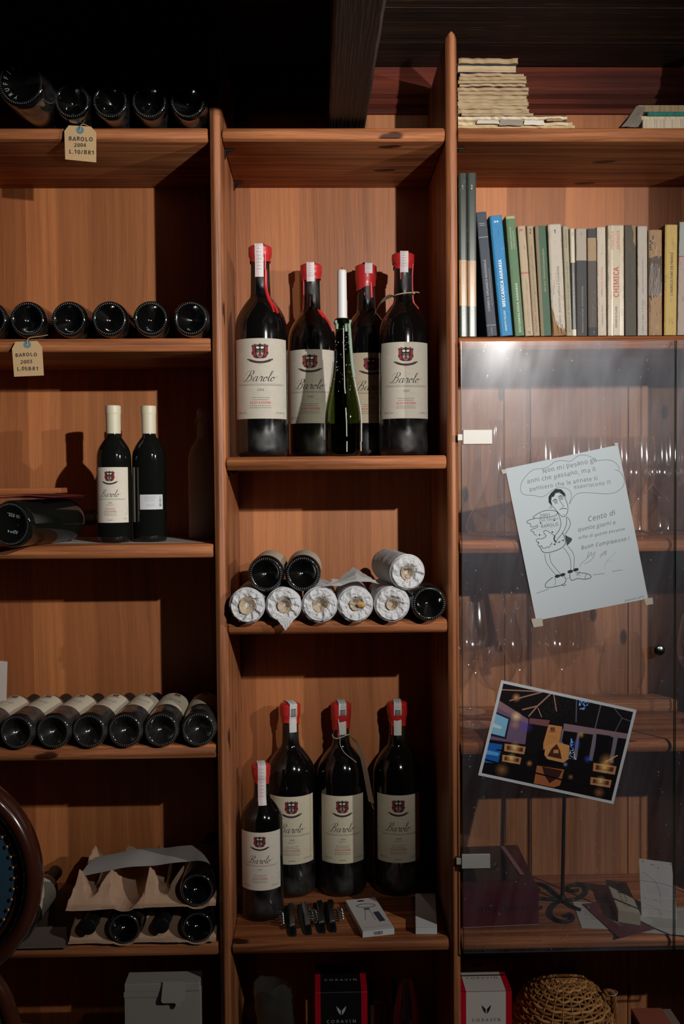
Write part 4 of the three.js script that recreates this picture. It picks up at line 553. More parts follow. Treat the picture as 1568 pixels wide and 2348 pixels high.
function glassDoor(label, x0, x1) {
  const t = new THREE.Group(); t.name = 'glass_door'; t.position.set(x0, gy0, GZ); unit.add(t);
  const w = x1 - x0, h = gy1 - gy0;
  obj('pane', new THREE.PlaneGeometry(w, h).translate(w / 2, h / 2, 0), M.glass, t);
  obj('glass_edge', [plainBox(0.0012, h, 0.004, -0.0004, h / 2, 0), plainBox(0.0012, h, 0.004, w + 0.0004, h / 2, 0), plainBox(w, 0.0012, 0.004, w / 2, -0.0006, 0)], std({ color: 0x24332f, roughness: 0.2 }), t);
  obj('dust_film', new THREE.PlaneGeometry(w, h).translate(w / 2, h / 2, 0.0006), dusty, t);
  return t;
}
const door1 = glassDoor('left glass door', gx0, gx1), door2 = glassDoor('right glass door', gx1 + 0.004, 0.985);
for (const [a, b, c, d, n] of [[1061, 985, 1128, 1019, 1], [1058, 1957, 1123, 1991, 2]]) { const A = at(a, d, GZ + 0.002), B = at(c, b, GZ + 0.002); obj('hinge', [span(A.x - gx0, B.x - gx0, A.y - gy0, B.y - gy0, 0.001, 0.0055, 0.0012), span(A.x - gx0 - 0.011, A.x - gx0, A.y - gy0 + 0.008, B.y - gy0 - 0.009, -0.004, 0.003, 0.001)], std({ color: 0xb9b6b0, roughness: 0.5, metalness: 0.25 }), door1); }
{ const k = at(1508, 1489, GZ + 0.012); const m = obj('knob', lathe([[0, 0], [0.006, 0], [0.0062, 0.002], [0.0045, 0.004], [0.0045, 0.008], [0.009, 0.010], [0.0126, 0.014], [0.0132, 0.018], [0.0115, 0.0225], [0.006, 0.0255], [0, 0.026]], 28).rotateX(PI / 2), M.chrome, door1); m.position.set(k.x - gx0, k.y - gy0, 0.001); }

// drawings are made in the coordinates of the corner points measured on the sheet
const affine = (x, W, Hh, tl, tr, bl) => { const ux = tr[0] - tl[0], uy = tr[1] - tl[1], vx = bl[0] - tl[0], vy = bl[1] - tl[1], D = ux * vy - uy * vx; x.setTransform(W * vy / D, -Hh * uy / D, -W * vx / D, Hh * ux / D, -W * (tl[0] * vy - tl[1] * vx) / D, Hh * (tl[0] * uy - tl[1] * ux) / D); };
const line = (x, p, w = 4, col = '#2c2f33', close = false, fill) => { x.beginPath(); x.moveTo(...p[0]); for (let i = 1; i < p.length - 1; i++) x.quadraticCurveTo(p[i][0], p[i][1], (p[i][0] + p[i + 1][0]) / 2, (p[i][1] + p[i + 1][1]) / 2); x.lineTo(...p[p.length - 1]); if (close) x.closePath(); if (fill) { x.fillStyle = fill; x.fill(); } x.lineWidth = w; x.strokeStyle = col; x.lineJoin = x.lineCap = 'round'; x.stroke(); };
const hand = (x, s, px, py, size, col = '#4a4d52', rot = -0.21, style = '') => { x.save(); x.translate(px, py); x.rotate(rot); x.font = style + size + 'px sans-serif'; x.fillStyle = col; x.textAlign = 'left'; let o = 0, i = 0; for (const ch of s) { x.save(); x.translate(o, (hash(i, size) - 0.5) * size * 0.12); x.rotate((hash(i, 7) - 0.5) * 0.16); x.fillText(ch, 0, 0); x.restore(); o += x.measureText(ch).width * 1.1; i++; } x.restore(); };
const cartoon = canvasTex(760, 1046, (x, W, Hh) => {
  x.fillStyle = '#b4bdc3'; x.fillRect(0, 0, W, Hh); affine(x, W, Hh, [40, 345], [1230, 92], [365, 1952]);
  line(x, [[1245, 350], [1235, 300], [1170, 255], [1085, 245], [1000, 265], [960, 225], [880, 195], [800, 205], [725, 275], [660, 255], [560, 265], [500, 322], [430, 345], [340, 345], [260, 410], [195, 510], [200, 600], [260, 625], [330, 620], [420, 648], [480, 615], [520, 575], [600, 538], [690, 545], [748, 600], [715, 715]], 4, '#5a5d62');
  line(x, [[1200, 352], [1250, 360], [1300, 440], [1295, 520], [1230, 580], [1150, 606], [1000, 600], [880, 590], [780, 603], [715, 715]], 4, '#5a5d62');
  hand(x, 'Non mi pesano gli', 432, 392, 66, '#6a6d72'); hand(x, 'anni che passano, ma il', 270, 498, 64, '#6a6d72', -0.18); hand(x, 'pensiero che le annate si', 295, 580, 60, '#6a6d72', -0.17); hand(x, 'esauriscono !!!', 765, 552, 56, '#6a6d72', -0.13);
  // barrel
  line(x, [[330, 850], [400, 800], [500, 775], [590, 790], [590, 830], [500, 855], [400, 868], [335, 862]], 5, '#2c2f33', true);
  hand(x, '2001', 402, 860, 50, '#44474c', -0.1); hand(x, 'Elio Sandri', 400, 905, 38, '#55585d', -0.15); hand(x, 'BAROLO', 415, 968, 46, '#3c3f44', -0.15);
  for (const k of [0, 1, 2, 3]) line(x, [[365, 930 + k * 62], [480, 915 + k * 62], [615, 868 + k * 62]], 2, '#8a8d92');
  line(x, [[590, 800], [630, 880], [620, 980], [560, 1050]], 5); line(x, [[645, 1020], [680, 1090], [665, 1160], [570, 1210], [440, 1240], [400, 1160], [370, 1090]], 6); line(x, [[385, 1160], [520, 1150], [660, 1090]], 2);
  for (const [a, b] of [[412, 915], [555, 885], [400, 1040], [535, 1010], [560, 1140], [608, 1115], [650, 1095]]) { x.beginPath(); x.arc(a, b, 8, 0, 7); x.fillStyle = '#2c2f33'; x.fill(); }
  // head
  line(x, [[500, 680], [520, 620], [570, 590], [640, 600], [690, 690], [705, 770], [680, 840], [640, 852], [610, 820], [560, 760], [520, 720]], 5, '#2c2f33', true, '#b8c1c7');
  x.fillStyle = '#232529'; x.beginPath(); for (const p of [[497, 700], [495, 640], [520, 600], [570, 555], [630, 560], [668, 600], [680, 640], [650, 620], [610, 588], [570, 600], [548, 640], [530, 640], [522, 680], [535, 730]]) x.lineTo(...p); x.fill();
  line(x, [[540, 685], [560, 660], [580, 665]], 6); line(x, [[600, 640], [620, 622], [640, 632]], 6);
  for (const [a, b] of [[572, 690], [630, 650]]) { x.beginPath(); x.ellipse(a, b, 16, 20, -0.3, 0, 7); x.lineWidth = 4; x.strokeStyle = '#2c2f33'; x.stroke(); x.beginPath(); x.arc(a, b, 6, 0, 7); x.fillStyle = '#222'; x.fill(); }
  line(x, [[600, 650], [625, 700], [660, 735], [640, 748]], 4); line(x, [[615, 770], [640, 758], [685, 762]], 6); line(x, [[640, 830], [655, 822], [665, 828]], 3); x.beginPath(); x.arc(518, 748, 10, 0, 7); x.lineWidth = 3; x.stroke();
  // arms and hands
  line(x, [[690, 850], [725, 880], [725, 950], [670, 1030]], 5); line(x, [[680, 850], [695, 900], [660, 1000], [570, 1110]], 5); line(x, [[560, 1050], [548, 1085], [572, 1115]], 14);
  line(x, [[555, 1045], [500, 1010], [470, 990], [440, 1000], [450, 1030], [480, 1050], [430, 1085], [370, 1080], [362, 1110], [400, 1120], [380, 1140], [392, 1165], [430, 1150], [425, 1180], [460, 1185], [480, 1160], [500, 1180], [530, 1120]], 5, '#2c2f33', false, '#b7c0c6');
  line(x, [[350, 870], [300, 880], [265, 895], [270, 920], [310, 920], [300, 950], [330, 962], [385, 935], [380, 965], [305, 985], [310, 1005], [345, 1010], [335, 1030], [365, 1045]], 5);
  line(x, [[670, 1040], [700, 1060], [745, 1075], [735, 1105], [690, 1150]], 4, '#2c2f33', true, '#3a3d42');
  // legs and shoes
  line(x, [[455, 1245], [460, 1310], [500, 1380], [580, 1470]], 4); line(x, [[510, 1235], [505, 1310], [560, 1380], [620, 1450]], 4); line(x, [[655, 1175], [710, 1240], [735, 1330], [730, 1420]], 4); line(x, [[700, 1160], [760, 1220], [770, 1300], [760, 1420]], 4);
  x.fillStyle = '#1f2124'; for (const [a, b, r] of [[590, 1475, -0.3], [645, 1460, -0.3], [725, 1425, -0.3], [785, 1405, -0.3]]) { x.beginPath(); x.ellipse(a, b, 30, 17, r, 0, 7); x.fill(); }
  line(x, [[540, 1490], [480, 1530], [455, 1580], [470, 1600], [560, 1590], [670, 1560], [685, 1500], [660, 1480]], 6); line(x, [[640, 1570], [645, 1580], [680, 1565]], 6); line(x, [[560, 1495], [575, 1530], [560, 1575]], 3);
  line(x, [[720, 1450], [722, 1520], [765, 1515], [800, 1495], [880, 1508], [950, 1490], [945, 1460], [890, 1440], [800, 1435]], 6); line(x, [[900, 1445], [880, 1475], [890, 1505]], 4); line(x, [[780, 1430], [830, 1470]], 3); line(x, [[830, 1420], [790, 1470]], 3);
  line(x, [[370, 1660], [440, 1635], [500, 1610]], 3); line(x, [[970, 1458], [1090, 1440]], 3); line(x, [[1170, 1418], [1280, 1400]], 3); line(x, [[690, 1500], [715, 1488]], 2);
  hand(x, 'Cento di', 912, 900, 74, '#606368', -0.26, 'italic '); hand(x, 'queste giorni e', 805, 1000, 56, '#606368', -0.2, 'italic '); hand(x, 'mille di queste persone', 808, 1085, 44, '#606368', -0.2, 'italic '); hand(x, 'Buon Compleanno !', 838, 1190, 54, '#54575c', -0.2, 'italic ');
  line(x, [[825, 1370], [850, 1320], [900, 1300], [930, 1180], [900, 1310], [960, 1190], [940, 1280], [1000, 1190], [960, 1300], [870, 1345]], 3, '#55585e'); line(x, [[1040, 1280], [1060, 1210], [1060, 1270], [1090, 1190], [1085, 1260], [1110, 1180], [1105, 1250]], 3, '#55585e'); line(x, [[1090, 1400], [1090, 1340], [1140, 1280], [1215, 1210]], 2.5, '#7a7d82'); line(x, [[1110, 1320], [1180, 1300]], 2.5, '#7a7d82');
  hand(x, 'Dicembre 2014', 1305, 1738, 28, '#4a4d52', -0.24, 'italic ');
});
{ const c = [[1158.7, 1074.8], [1416.7, 1020], [1485.6, 1372.5], [1229, 1423.3]].map(([a, b]) => at(a, b, GZ + 0.004));
  const t = thing('cartoon_drawing', 'white paper with a cartoon man hugging a barrel, taped askew on the glass door', 'drawing', [0, 0, 0]);
  obj('paper', quad(c, 12, 16, 0.0003, (u, v) => [0, 0, 0.0012 * Math.sin(u * 3) * Math.sin(v * 4) ** 2]), std({ map: cartoon, roughness: 0.85 }), t);
  for (const [i, dx, dy, k] of [[0, -0.003, -0.006, 0.55], [1, -0.004, 0.001, 0.4], [2, 0.001, -0.006, 0.9], [3, 0.002, -0.004, 1.15]]) { const p = c[i], q = (a, b, z) => V(p.x + a * k + dx, p.y + b * k + dy, z); obj('tape', quad([q(-0.011, 0.007, GZ + 0.0052), q(0.009, 0.009, GZ + 0.0052), q(0.011, -0.006, GZ + 0.0048), q(-0.006, -0.009, GZ + 0.0048)], 3, 3, 0.0002), phys({ color: 0xd8d4c6, roughness: 0.5, transmission: 0.5 }), t); } }
const night = canvasTex(900, 640, (x, W, Hh) => { // a printed snapshot of a bar at night, in flat ink
  x.fillStyle = '#120d10'; x.fillRect(0, 0, W, Hh); affine(x, W, Hh, [243, 80], [1525, 362], [25, 980]);
  const poly = (c, ...p) => { x.fillStyle = c; x.beginPath(); for (let i = 0; i < p.length; i += 2) x.lineTo(p[i], p[i + 1]); x.fill(); }, seg = (c, w, a, b, d, e) => { x.strokeStyle = c; x.lineWidth = w; x.beginPath(); x.moveTo(a, b); x.lineTo(d, e); x.stroke(); };
  const blob = (c, a, b, r, k = 1) => { r *= 0.72; const g = x.createRadialGradient(a, b, 0, a, b, r); g.addColorStop(0, `rgba(${c},${k})`); g.addColorStop(1, `rgba(${c},0)`); x.fillStyle = g; x.fillRect(a - r, b - r, 2 * r, 2 * r); };
  poly('#6d5873', 205, 260, 500, 450, 470, 690, 120, 640, 110, 480); poly('#8a6a72', 205, 260, 500, 450, 495, 500, 190, 330); blob('90,70,200', 480, 520, 110, 0.6); blob('255,220,160', 385, 425, 80, 0.95); blob('240,170,110', 375, 500, 70, 0.5); blob('255,180,110', 385, 245, 70, 0.9);
  poly('#1a2230', 150, 360, 330, 440, 290, 640, 110, 600); poly('#7fb7d6', 165, 385, 312, 450, 275, 618, 130, 580); poly('#b9d6e2', 160, 480, 250, 520, 240, 545, 150, 520); poly('#1c5fb0', 95, 665, 255, 690, 215, 865, 60, 860); poly('#5aa0e0', 110, 740, 225, 770, 215, 800, 100, 780);
  for (const l of [[230, 170, 640, 190, 12], [640, 190, 320, 275, 13], [715, 205, 585, 325, 15], [585, 325, 440, 360, 14], [585, 325, 500, 425, 14], [590, 345, 625, 430, 10], [738, 210, 765, 375, 11]]) seg('#a5766c', l[4], l[0], l[1], l[2], l[3]);
  for (const l of [[955, 260, 950, 480, 12], [1185, 310, 1130, 540, 12], [1300, 330, 1385, 440, 8], [1385, 440, 1320, 570, 8], [1385, 440, 1470, 470, 8]]) seg('#5c5a6e', l[4], l[0], l[1], l[2], l[3]);
  poly('#7d4f55', 510, 440, 705, 460, 680, 520, 505, 490); poly('#8a7078', 835, 490, 1450, 590, 1440, 640, 830, 560); for (const [a, b] of [[800, 560], [945, 590], [1095, 600], [1290, 620]]) poly('#77707e', a + 20, b - 20, a + 62, b - 14, a + 10, b + 250, a - 25, b + 240);
  poly('#0d0a0e', 835, 560, 940, 575, 920, 800, 815, 660); poly('#0d0a0e', 985, 590, 1090, 605, 1045, 830, 960, 840); poly('#0b090d', 1145, 590, 1280, 610, 1220, 860, 1120, 850); blob('255,190,90', 1000, 600, 50, 0.8); blob('60,90,255', 1060, 830, 60, 0.8); blob('70,110,255', 950, 690, 80, 0.6);
  for (let i = 0; i < 46; i++) { const a = 980 + 90 * hash(i, 1), b = 265 + 90 * hash(i, 2) ** 2; x.fillStyle = hash(i, 3) > 0.4 ? '#7fb0f0' : '#2f62d8'; x.beginPath(); x.arc(a, b, 4 + 5 * hash(i, 4), 0, 7); x.fill(); } for (let i = 0; i < 44; i++) { const k = hash(i, 5), a = 905 + 60 * k * (hash(i, 6) - 0.3), b = 630 + 205 * k; x.fillStyle = hash(i, 7) > 0.5 ? '#cfe2f8' : '#4f8ae8'; x.beginPath(); x.arc(a, b, 4 + 4 * hash(i, 8), 0, 7); x.fill(); }
  poly('#c98a4e', 690, 500, 820, 520, 790, 690, 640, 740, 640, 680); crest(x, 728, 545, 42); rows(x, 720, 610, 14, 2, 90, 4, '#9a6a3c', 3); poly('#d09358', 660, 700, 780, 670, 890, 700, 880, 830, 830, 865, 680, 830, 650, 790); poly('#4a2a22', 768, 685, 800, 750, 815, 830, 680, 800, 720, 730); poly('#c98a4e', 740, 740, 785, 740, 785, 775, 735, 772); poly('#0a070a', 590, 740, 650, 760, 640, 830, 860, 870, 860, 905, 590, 870);
  poly('#a8623a', 580, 890, 840, 930, 800, 1080, 740, 1100, 550, 1060); poly('#3a1e1c', 630, 900, 820, 940, 790, 1000, 700, 1060, 650, 980); seg('#0a080b', 14, 80, 830, 1240, 1140); seg('#0a080b', 12, 200, 740, 600, 800);
  for (const [a, b, s] of [[370, 730, 1], [340, 830, 0.9], [1220, 920, 1.1], [1185, 1050, 1]]) { poly('#b98358', a - 95 * s, b - 50 * s, a + 105 * s, b - 18 * s, a + 90 * s, b + 55 * s, a - 100 * s, b + 22 * s); poly('#5a3020', a - 70 * s, b - 30 * s, a + 80 * s, b - 8 * s, a + 75 * s, b + 30 * s, a - 75 * s, b + 8 * s); blob('255,215,140', a, b - 10, 85 * s, 0.95); } blob('255,190,110', 1240, 850, 120, 0.75); seg('#f0b878', 10, 1225, 860, 1345, 795); blob('255,180,90', 510, 870, 50, 0.8); blob('255,160,80', 900, 1000, 45, 0.7); blob('230,160,90', 250, 930, 110, 0.6); blob('240,160,90', 1170, 1150, 90, 0.6); blob('160,190,255', 850, 880, 40, 0.9);
  for (let i = 0; i < 60; i++) { x.fillStyle = 'rgba(200,190,190,.35)'; x.fillRect(640 + 250 * hash(i, 21), 240 + 200 * hash(i, 22), 5, 5); }
  x.setTransform(1, 0, 0, 1, 0, 0); x.strokeStyle = '#c2c8cc'; x.lineWidth = 22; x.strokeRect(8, 8, W - 16, Hh - 16);
});
{ const c = [[1149, 1559.4], [1459.6, 1627.7], [1406.3, 1844], [1096, 1777.5]].map(([a, b]) => at(a, b, GZ + 0.003)); const t = thing('photo_print', 'colour photo print of a bar at night fixed askew on the glass door', 'photo', [0, 0, 0]); obj('print', quad(c, 8, 6, 0.0004), std({ map: night, roughness: 0.35 }), t); }

// ---------- glassware behind the doors ----------
const bowl = (r, h, rim, stemR = 0.0042, foot = 0.036, stem = 0.4) => { const hs = h * stem, p = [[0.0005, 0.0005], [foot, 0.0008], [foot, 0.0018], [foot * 0.7, 0.0032], [foot * 0.3, 0.006], [stemR * 1.3, 0.012], [stemR * 0.85, hs * 0.5], [stemR, hs * 0.9], [stemR * 1.8, hs], [r * 0.3, hs + h * 0.012]]; for (let k = 1; k <= 14; k++) { const t = k / 14; p.push([t < 0.45 ? r * Math.sin(lerp(0.33, PI / 2, t / 0.45)) : lerp(r, rim, Math.pow((t - 0.45) / 0.55, 1.6)), hs + h * 0.012 + (h - hs - h * 0.012) * (t < 0.45 ? 0.5 * Math.pow(t / 0.45, 1.15) * 0.9 : lerp(0.45, 1, (t - 0.45) / 0.55))]); } return p; };
const vessel = (name, label, cat, prof, px, py, z, y, group) => { const p = at(px, py, z), t = thing(name, label, cat, [p.x, y + 0.0004, z], group), i = 9; if (name === 'wine_glass') { obj('bowl', lathe(prof.slice(i), 48), M.crystal, t); obj('stem', lathe(prof.slice(4, i + 1), 20), M.crystal, t); obj('foot', lathe([...prof.slice(0, 5)], 40), M.crystal, t); } else obj('body', lathe(prof, 48), M.crystal, t); return t; };
const g3 = 'wine glasses on the upper glass-door shelf', gl = bowl(0.0405, 0.222, 0.032);
[[1245, 'stemmed glass left behind the cartoon drawing'], [1310, 'stemmed glass hidden behind the middle of the cartoon drawing'], [1372, 'stemmed glass behind the top right corner of the cartoon drawing'], [1465, 'stemmed glass standing free just right of the cartoon drawing'], [1530, 'stemmed glass behind the gap between the two glass doors'], [1598, 'stemmed glass behind the right glass door, outside the picture']].forEach(([x, l]) => vessel('wine_glass', l, 'glass', gl, x, 1100, -0.14 + 0.006 * Math.sin(x), H(R3), g3));
[[1420, 'back row stemmed glass seen between two front ones'], [1512, 'back row stemmed glass near the right door edge'], [1345, 'back row stemmed glass behind the cartoon drawing']].forEach(([x, l]) => vessel('wine_glass', l, 'glass', gl, x, 1100, -0.25, H(R3), g3));
vessel('decanter', 'clear glass decanter with a narrow neck and wide base at the left', 'decanter', [[0.0005, 0.004], [0.05, 0.001], [0.066, 0.004], [0.072, 0.014], [0.07, 0.03], [0.06, 0.052], [0.045, 0.078], [0.03, 0.108], [0.02, 0.138], [0.0155, 0.17], [0.0148, 0.215], [0.0155, 0.245], [0.019, 0.26], [0.0195, 0.262]], 1140, 1100, -0.17, H(R3));
const g4 = 'large balloon glasses on the lower glass-door shelf';
vessel('wine_glass', 'large balloon glass nearest the upright', 'glass', bowl(0.0555, 0.285, 0.036, 0.0042, 0.042, 0.44), 1092, 1500, -0.15, H(R4), g4);
vessel('wine_glass', 'middle one of the three large balloon glasses', 'glass', bowl(0.046, 0.285, 0.033, 0.0042, 0.04, 0.44), 1193, 1500, -0.17, H(R4), g4);
vessel('wine_glass', 'large balloon glass under the corner of the cartoon drawing', 'glass', bowl(0.0475, 0.285, 0.034, 0.0042, 0.04, 0.44), 1290, 1500, -0.17, H(R4), g4);
vessel('wine_glass', 'large balloon glass standing behind the one nearest the upright', 'glass', bowl(0.043, 0.27, 0.032, 0.004, 0.038, 0.44), 1076, 1500, -0.275, H(R4), g4);
vessel('wine_glass', 'stemmed glass behind the right glass door at the picture edge', 'glass', bowl(0.046, 0.25, 0.033, 0.0042, 0.04, 0.4), 1600, 1500, -0.14, H(R4), g4);
{ const a = at(1240, 1645, -0.256), b = at(1557, 1618, -0.256), t = thing('wooden_box', 'low wooden box lid lying at the back behind the photo print', 'box', [0, 0, 0]); obj('body', boxUV(span(a.x, b.x, H(R4) + 0.0005, H(R4) + 0.028, -0.325, -0.256, 0.002), 'x'), M.plank, t); obj('rim', boxUV(span(a.x + 0.09, b.x - 0.006, H(R4) + 0.006, H(R4) + 0.0225, -0.2562, -0.254, 0.0008), 'x'), M.plank, t); }

// ---------- bottom of the glass cabinet ----------
{ const y = H(R5) + 0.0005, A = atY(1060, 2129, y), B = atY(1235, 2121, y), hh = 0.081, w = B.clone().sub(A), l = V(0.006, 0, -0.262), t = thing('opener_box', 'maroon gift box for a wine opener with a dark see-through lid', 'box', [0, 0, 0]);
  const front = canvasTex(512, 220, (x, W, h) => { x.fillStyle = '#4a1220'; x.fillRect(0, 0, W, h); x.font = 'italic 56px serif'; x.fillStyle = '#1a080c'; x.textAlign = 'center'; x.fillText('Wine Opener', W * 0.52, h * 0.58); x.fillStyle = '#8f7a72'; x.fillRect(0, h - 5, W, 5); });
  obj('box', ppiped(A, w, l, V(0, hh, 0)), std({ color: 0x4a1220, roughness: 0.35 }), t);
  const up = V(0, 0.0004, 0), P = (u, v) => A.clone().addScaledVector(w, u).addScaledVector(l, v).add(V(0, hh, 0)).add(up);
  obj('front_print', quad([A.clone().add(V(0, hh, 0.0006)), B.clone().add(V(0, hh, 0.0006)), B.clone().add(V(0, 0.001, 0.0006)), A.clone().add(V(0, 0.001, 0.0006))], 1, 1, 0.0003), std({ map: front, roughness: 0.35 }), t);
  obj('window', quad([P(0.02, 0.97), P(0.72, 0.97), P(0.8, 0.2), P(0.02, 0.2)], 2, 2, 0.0004), phys({ color: 0x0a0809, roughness: 0.12 }), t);
  obj('lid_strip', quad([P(0.74, 0.97), P(0.8, 0.97), P(0.9, 0.3), P(0.84, 0.3)], 3, 6, 0.0005, (u, v) => [0, 0.001, 0]), std({ color: 0x9a6f7a, roughness: 0.3 }), t);
  obj('opener', [tube([P(0.3, 0.5).add(V(0, 0.0008, 0)), P(0.5, 0.45).add(V(0, 0.0014, 0)), P(0.6, 0.55).add(V(0, 0.0008, 0))], 0.0006, 12, 6)], M.iron, t); }
{ const y = H(R5) + 0.006, C = atY(1289, 2062, y), t = thing('iron_stand', 'black wrought iron stand with scrolled feet and a tall rod', 'stand', [0, 0, 0]);
  obj('rod', tube([[C.x, y, C.z], [C.x + 0.004, y + 0.2, C.z], [C.x + 0.009, H(R4) - TH - 0.004, C.z]], 0.0042, 20, 10), M.iron, t);
  const leg = (pts, r = 0.004) => obj('scroll_foot', tube(pts.map(([a, b]) => atY(a, b, y - 0.001)), r, 60, 8), M.iron, t);
  leg([[1289, 2062], [1312, 2063], [1336, 2054], [1346, 2042], [1340, 2032], [1320, 2029], [1305, 2032], [1304, 2041], [1316, 2043], [1326, 2041]]);
  leg([[1289, 2062], [1270, 2046], [1255, 2034], [1240, 2027], [1226, 2026], [1221, 2033], [1228, 2041], [1236, 2040]]);
  leg([[1289, 2062], [1262, 2062], [1238, 2060], [1224, 2064], [1224, 2074], [1234, 2082], [1242, 2080]]);
  leg([[1289, 2062], [1272, 2074], [1263, 2090], [1268, 2104], [1288, 2113], [1308, 2111], [1314, 2102], [1304, 2096], [1296, 2101]]);
  leg([[1289, 2062], [1312, 2078], [1330, 2086]], 0.0036);
  obj('collar', lathe([[0.0042, -0.006], [0.009, -0.004], [0.0095, 0.002], [0.007, 0.008], [0.0042, 0.011]], 16).translate(C.x, y, C.z), M.iron, t); }
const flat = (name, label, cat, px, y, tex, bend, group) => { const t = thing(name, label, cat, [0, 0, 0], group); obj('sheet', quad(px.map(([a, b]) => atY(a, b, y)), 10, 10, 0.0004, bend), std(tex), t); return t; };
const printed = (bg, n, sd) => ({ map: canvasTex(192, 192, (x, w, h) => { x.fillStyle = bg; x.fillRect(0, 0, w, h); rows(x, w * 0.5, 24, 9, n, w * 0.8, 3, '#6d6b68', sd); }), roughness: 0.8 });
const yR = H(R5) + 0.0012;
flat('paper_sheet', 'white printed leaflet partly under the maroon leaflet', 'paper', [[1313, 2067], [1420, 2072], [1455, 2133], [1334, 2128]], yR, printed('#b9b6b0', 12, 3));
flat('paper_sheet', 'white printed sheet lying at the right edge of the cabinet floor', 'paper', [[1452, 2085], [1590, 2080], [1620, 2148], [1470, 2138]], yR + 0.0004, printed('#b5b2ad', 14, 9));
flat('leaflet', 'maroon leaflet with a small colourful picture under a white carton', 'leaflet', [[1335, 2072], [1382, 2068], [1505, 2129], [1419, 2150]], yR + 0.0022, { map: canvasTex(192, 192, (x, w, h) => { x.fillStyle = '#5e2030'; x.fillRect(0, 0, w, h); for (let i = 0; i < 60; i++) { x.fillStyle = ['#8a4a3a', '#3f5a4a', '#a88a5a', '#34505e', '#7a2a30'][i % 5]; x.beginPath(); x.arc(w * (0.3 + 0.4 * hash(i, 1)), h * (0.25 + 0.45 * hash(i, 2)), 9, 0, 7); x.fill(); } }), roughness: 0.4 });
{ const y = H(R5) + 0.004, A = atY(1417, 2114, y), B = atY(1468, 2122, y), hh = 0.0255, l = atY(1391, 2016, y + hh).sub(atY(1419, 2087, y + hh)), t = thing('carton', 'slim white printed carton lying on the maroon leaflet', 'box', [0, 0, 0]); l.y = 0;
  obj('box', ppiped(A, B.clone().sub(A), l, V(0, hh, 0)), std({ color: 0xb1aa98, roughness: 0.8 }), t);
  const P = (u, v) => A.clone().addScaledVector(B.clone().sub(A), u).addScaledVector(l, v).add(V(0, hh + 0.0004, 0)); obj('print', quad([P(0.04, 0.97), P(0.96, 0.97), P(0.96, 0.03), P(0.04, 0.03)], 1, 1, 0.0003), std({ map: canvasTex(96, 256, (x, w, h) => { x.fillStyle = '#b7b09e'; x.fillRect(0, 0, w, h); rows(x, w / 2, 20, 12, 3, w * 0.6, 4, '#6d685c', 2); x.fillStyle = '#3a3833'; x.fillRect(30, 92, 36, 12); x.strokeStyle = '#5d584c'; x.lineWidth = 3; x.strokeRect(36, 112, 24, 60); x.beginPath(); x.arc(50, 205, 12, 0, 7); x.stroke(); }), roughness: 0.8 }), t); }
{ const z = -0.17, y = H(R5) + 0.0012, t = thing('folded_map', 'white folded map standing open in the corner by the door edge', 'paper', [0, 0, 0]); const b0 = atY(1471, 2100, y), b1 = atY(1552, 2108, y);
  const up = (p, h, dx, dz) => V(p.x + dx, p.y + h, p.z + dz); const mapTex = std({ map: canvasTex(192, 256, (x, w, h) => { x.fillStyle = '#b4b3b4'; x.fillRect(0, 0, w, h); line(x, [[20, 90], [60, 120], [100, 160], [110, 250]], 3, '#7d7d80'); line(x, [[0, 150], [60, 152], [110, 150], [192, 170]], 3, '#6a6a6e'); rows(x, w / 2, 180, 9, 7, w * 0.9, 2, '#88878a', 4); x.fillStyle = '#55555a'; for (let i = 0; i < 5; i++) x.fillRect(hash(i, 3) * w, hash(i, 4) * 120, 8, 6); }), roughness: 0.85 });
  obj('panel', [quad([up(b0, 0.117, 0.005, -0.035), up(b1, 0.114, 0.0, -0.035), up(b1, 0.04, 0, -0.008), up(b0, 0.042, 0, -0.008)], 6, 6, 0.0004), quad([up(b0, 0.042, 0, -0.008), up(b1, 0.04, 0, -0.008), b1, b0], 6, 4, 0.0004)], mapTex, t); }

// ---------- left bay: tags, folder, paper ----------
function hangTag(label, px, hole, lines, tilt) {
  const z = 0.0085, P = px.map(([a, b]) => at(a, b, z)), h = at(...hole, z), t = thing('paper_tag', label, 'tag', [h.x, h.y, z + 0.001], 'paper tags hanging from the left shelves');
  const xs = P.map((p) => p.x), ys = P.map((p) => p.y), x0 = Math.min(...xs), x1 = Math.max(...xs), y0 = Math.min(...ys), y1 = Math.max(...ys);
  const s = new THREE.Shape(P.map((p) => new THREE.Vector2(p.x - h.x, p.y - h.y))); s.holes.push(new THREE.Path().absellipse(0, 0, 0.002, 0.002, 0, 7, false));
  const g = new THREE.ExtrudeGeometry(s, { depth: 0.0006, bevelEnabled: false, curveSegments: 10 }), p = g.attributes.position, uv = g.attributes.uv;
  for (let i = 0; i < p.count; i++) { uv.setXY(i, (p.getX(i) + h.x - x0) / (x1 - x0), (p.getY(i) + h.y - y0) / (y1 - y0)); }
  const tex = canvasTex(256, 300, (x, w, hh) => { x.fillStyle = '#c3a378'; x.fillRect(0, 0, w, hh); for (let i = 0; i < 80; i++) { x.fillStyle = 'rgba(90,60,30,.05)'; x.fillRect(hash(i, 1) * w, hash(i, 2) * hh, 30, 4); } lines.forEach(([s2, a, b, f]) => hand(x, s2, a, b, f, '#1b1c24', tilt, 'bold ')); });
  obj('card', g, std({ map: tex, roughness: 0.9 }), t);
  obj('eyelet', new THREE.RingGeometry(0.002, 0.0078, 28).translate(0, 0, 0.0009), std({ color: 0x5d7f8e, roughness: 0.7, side: THREE.DoubleSide }), t);
  return t;
}
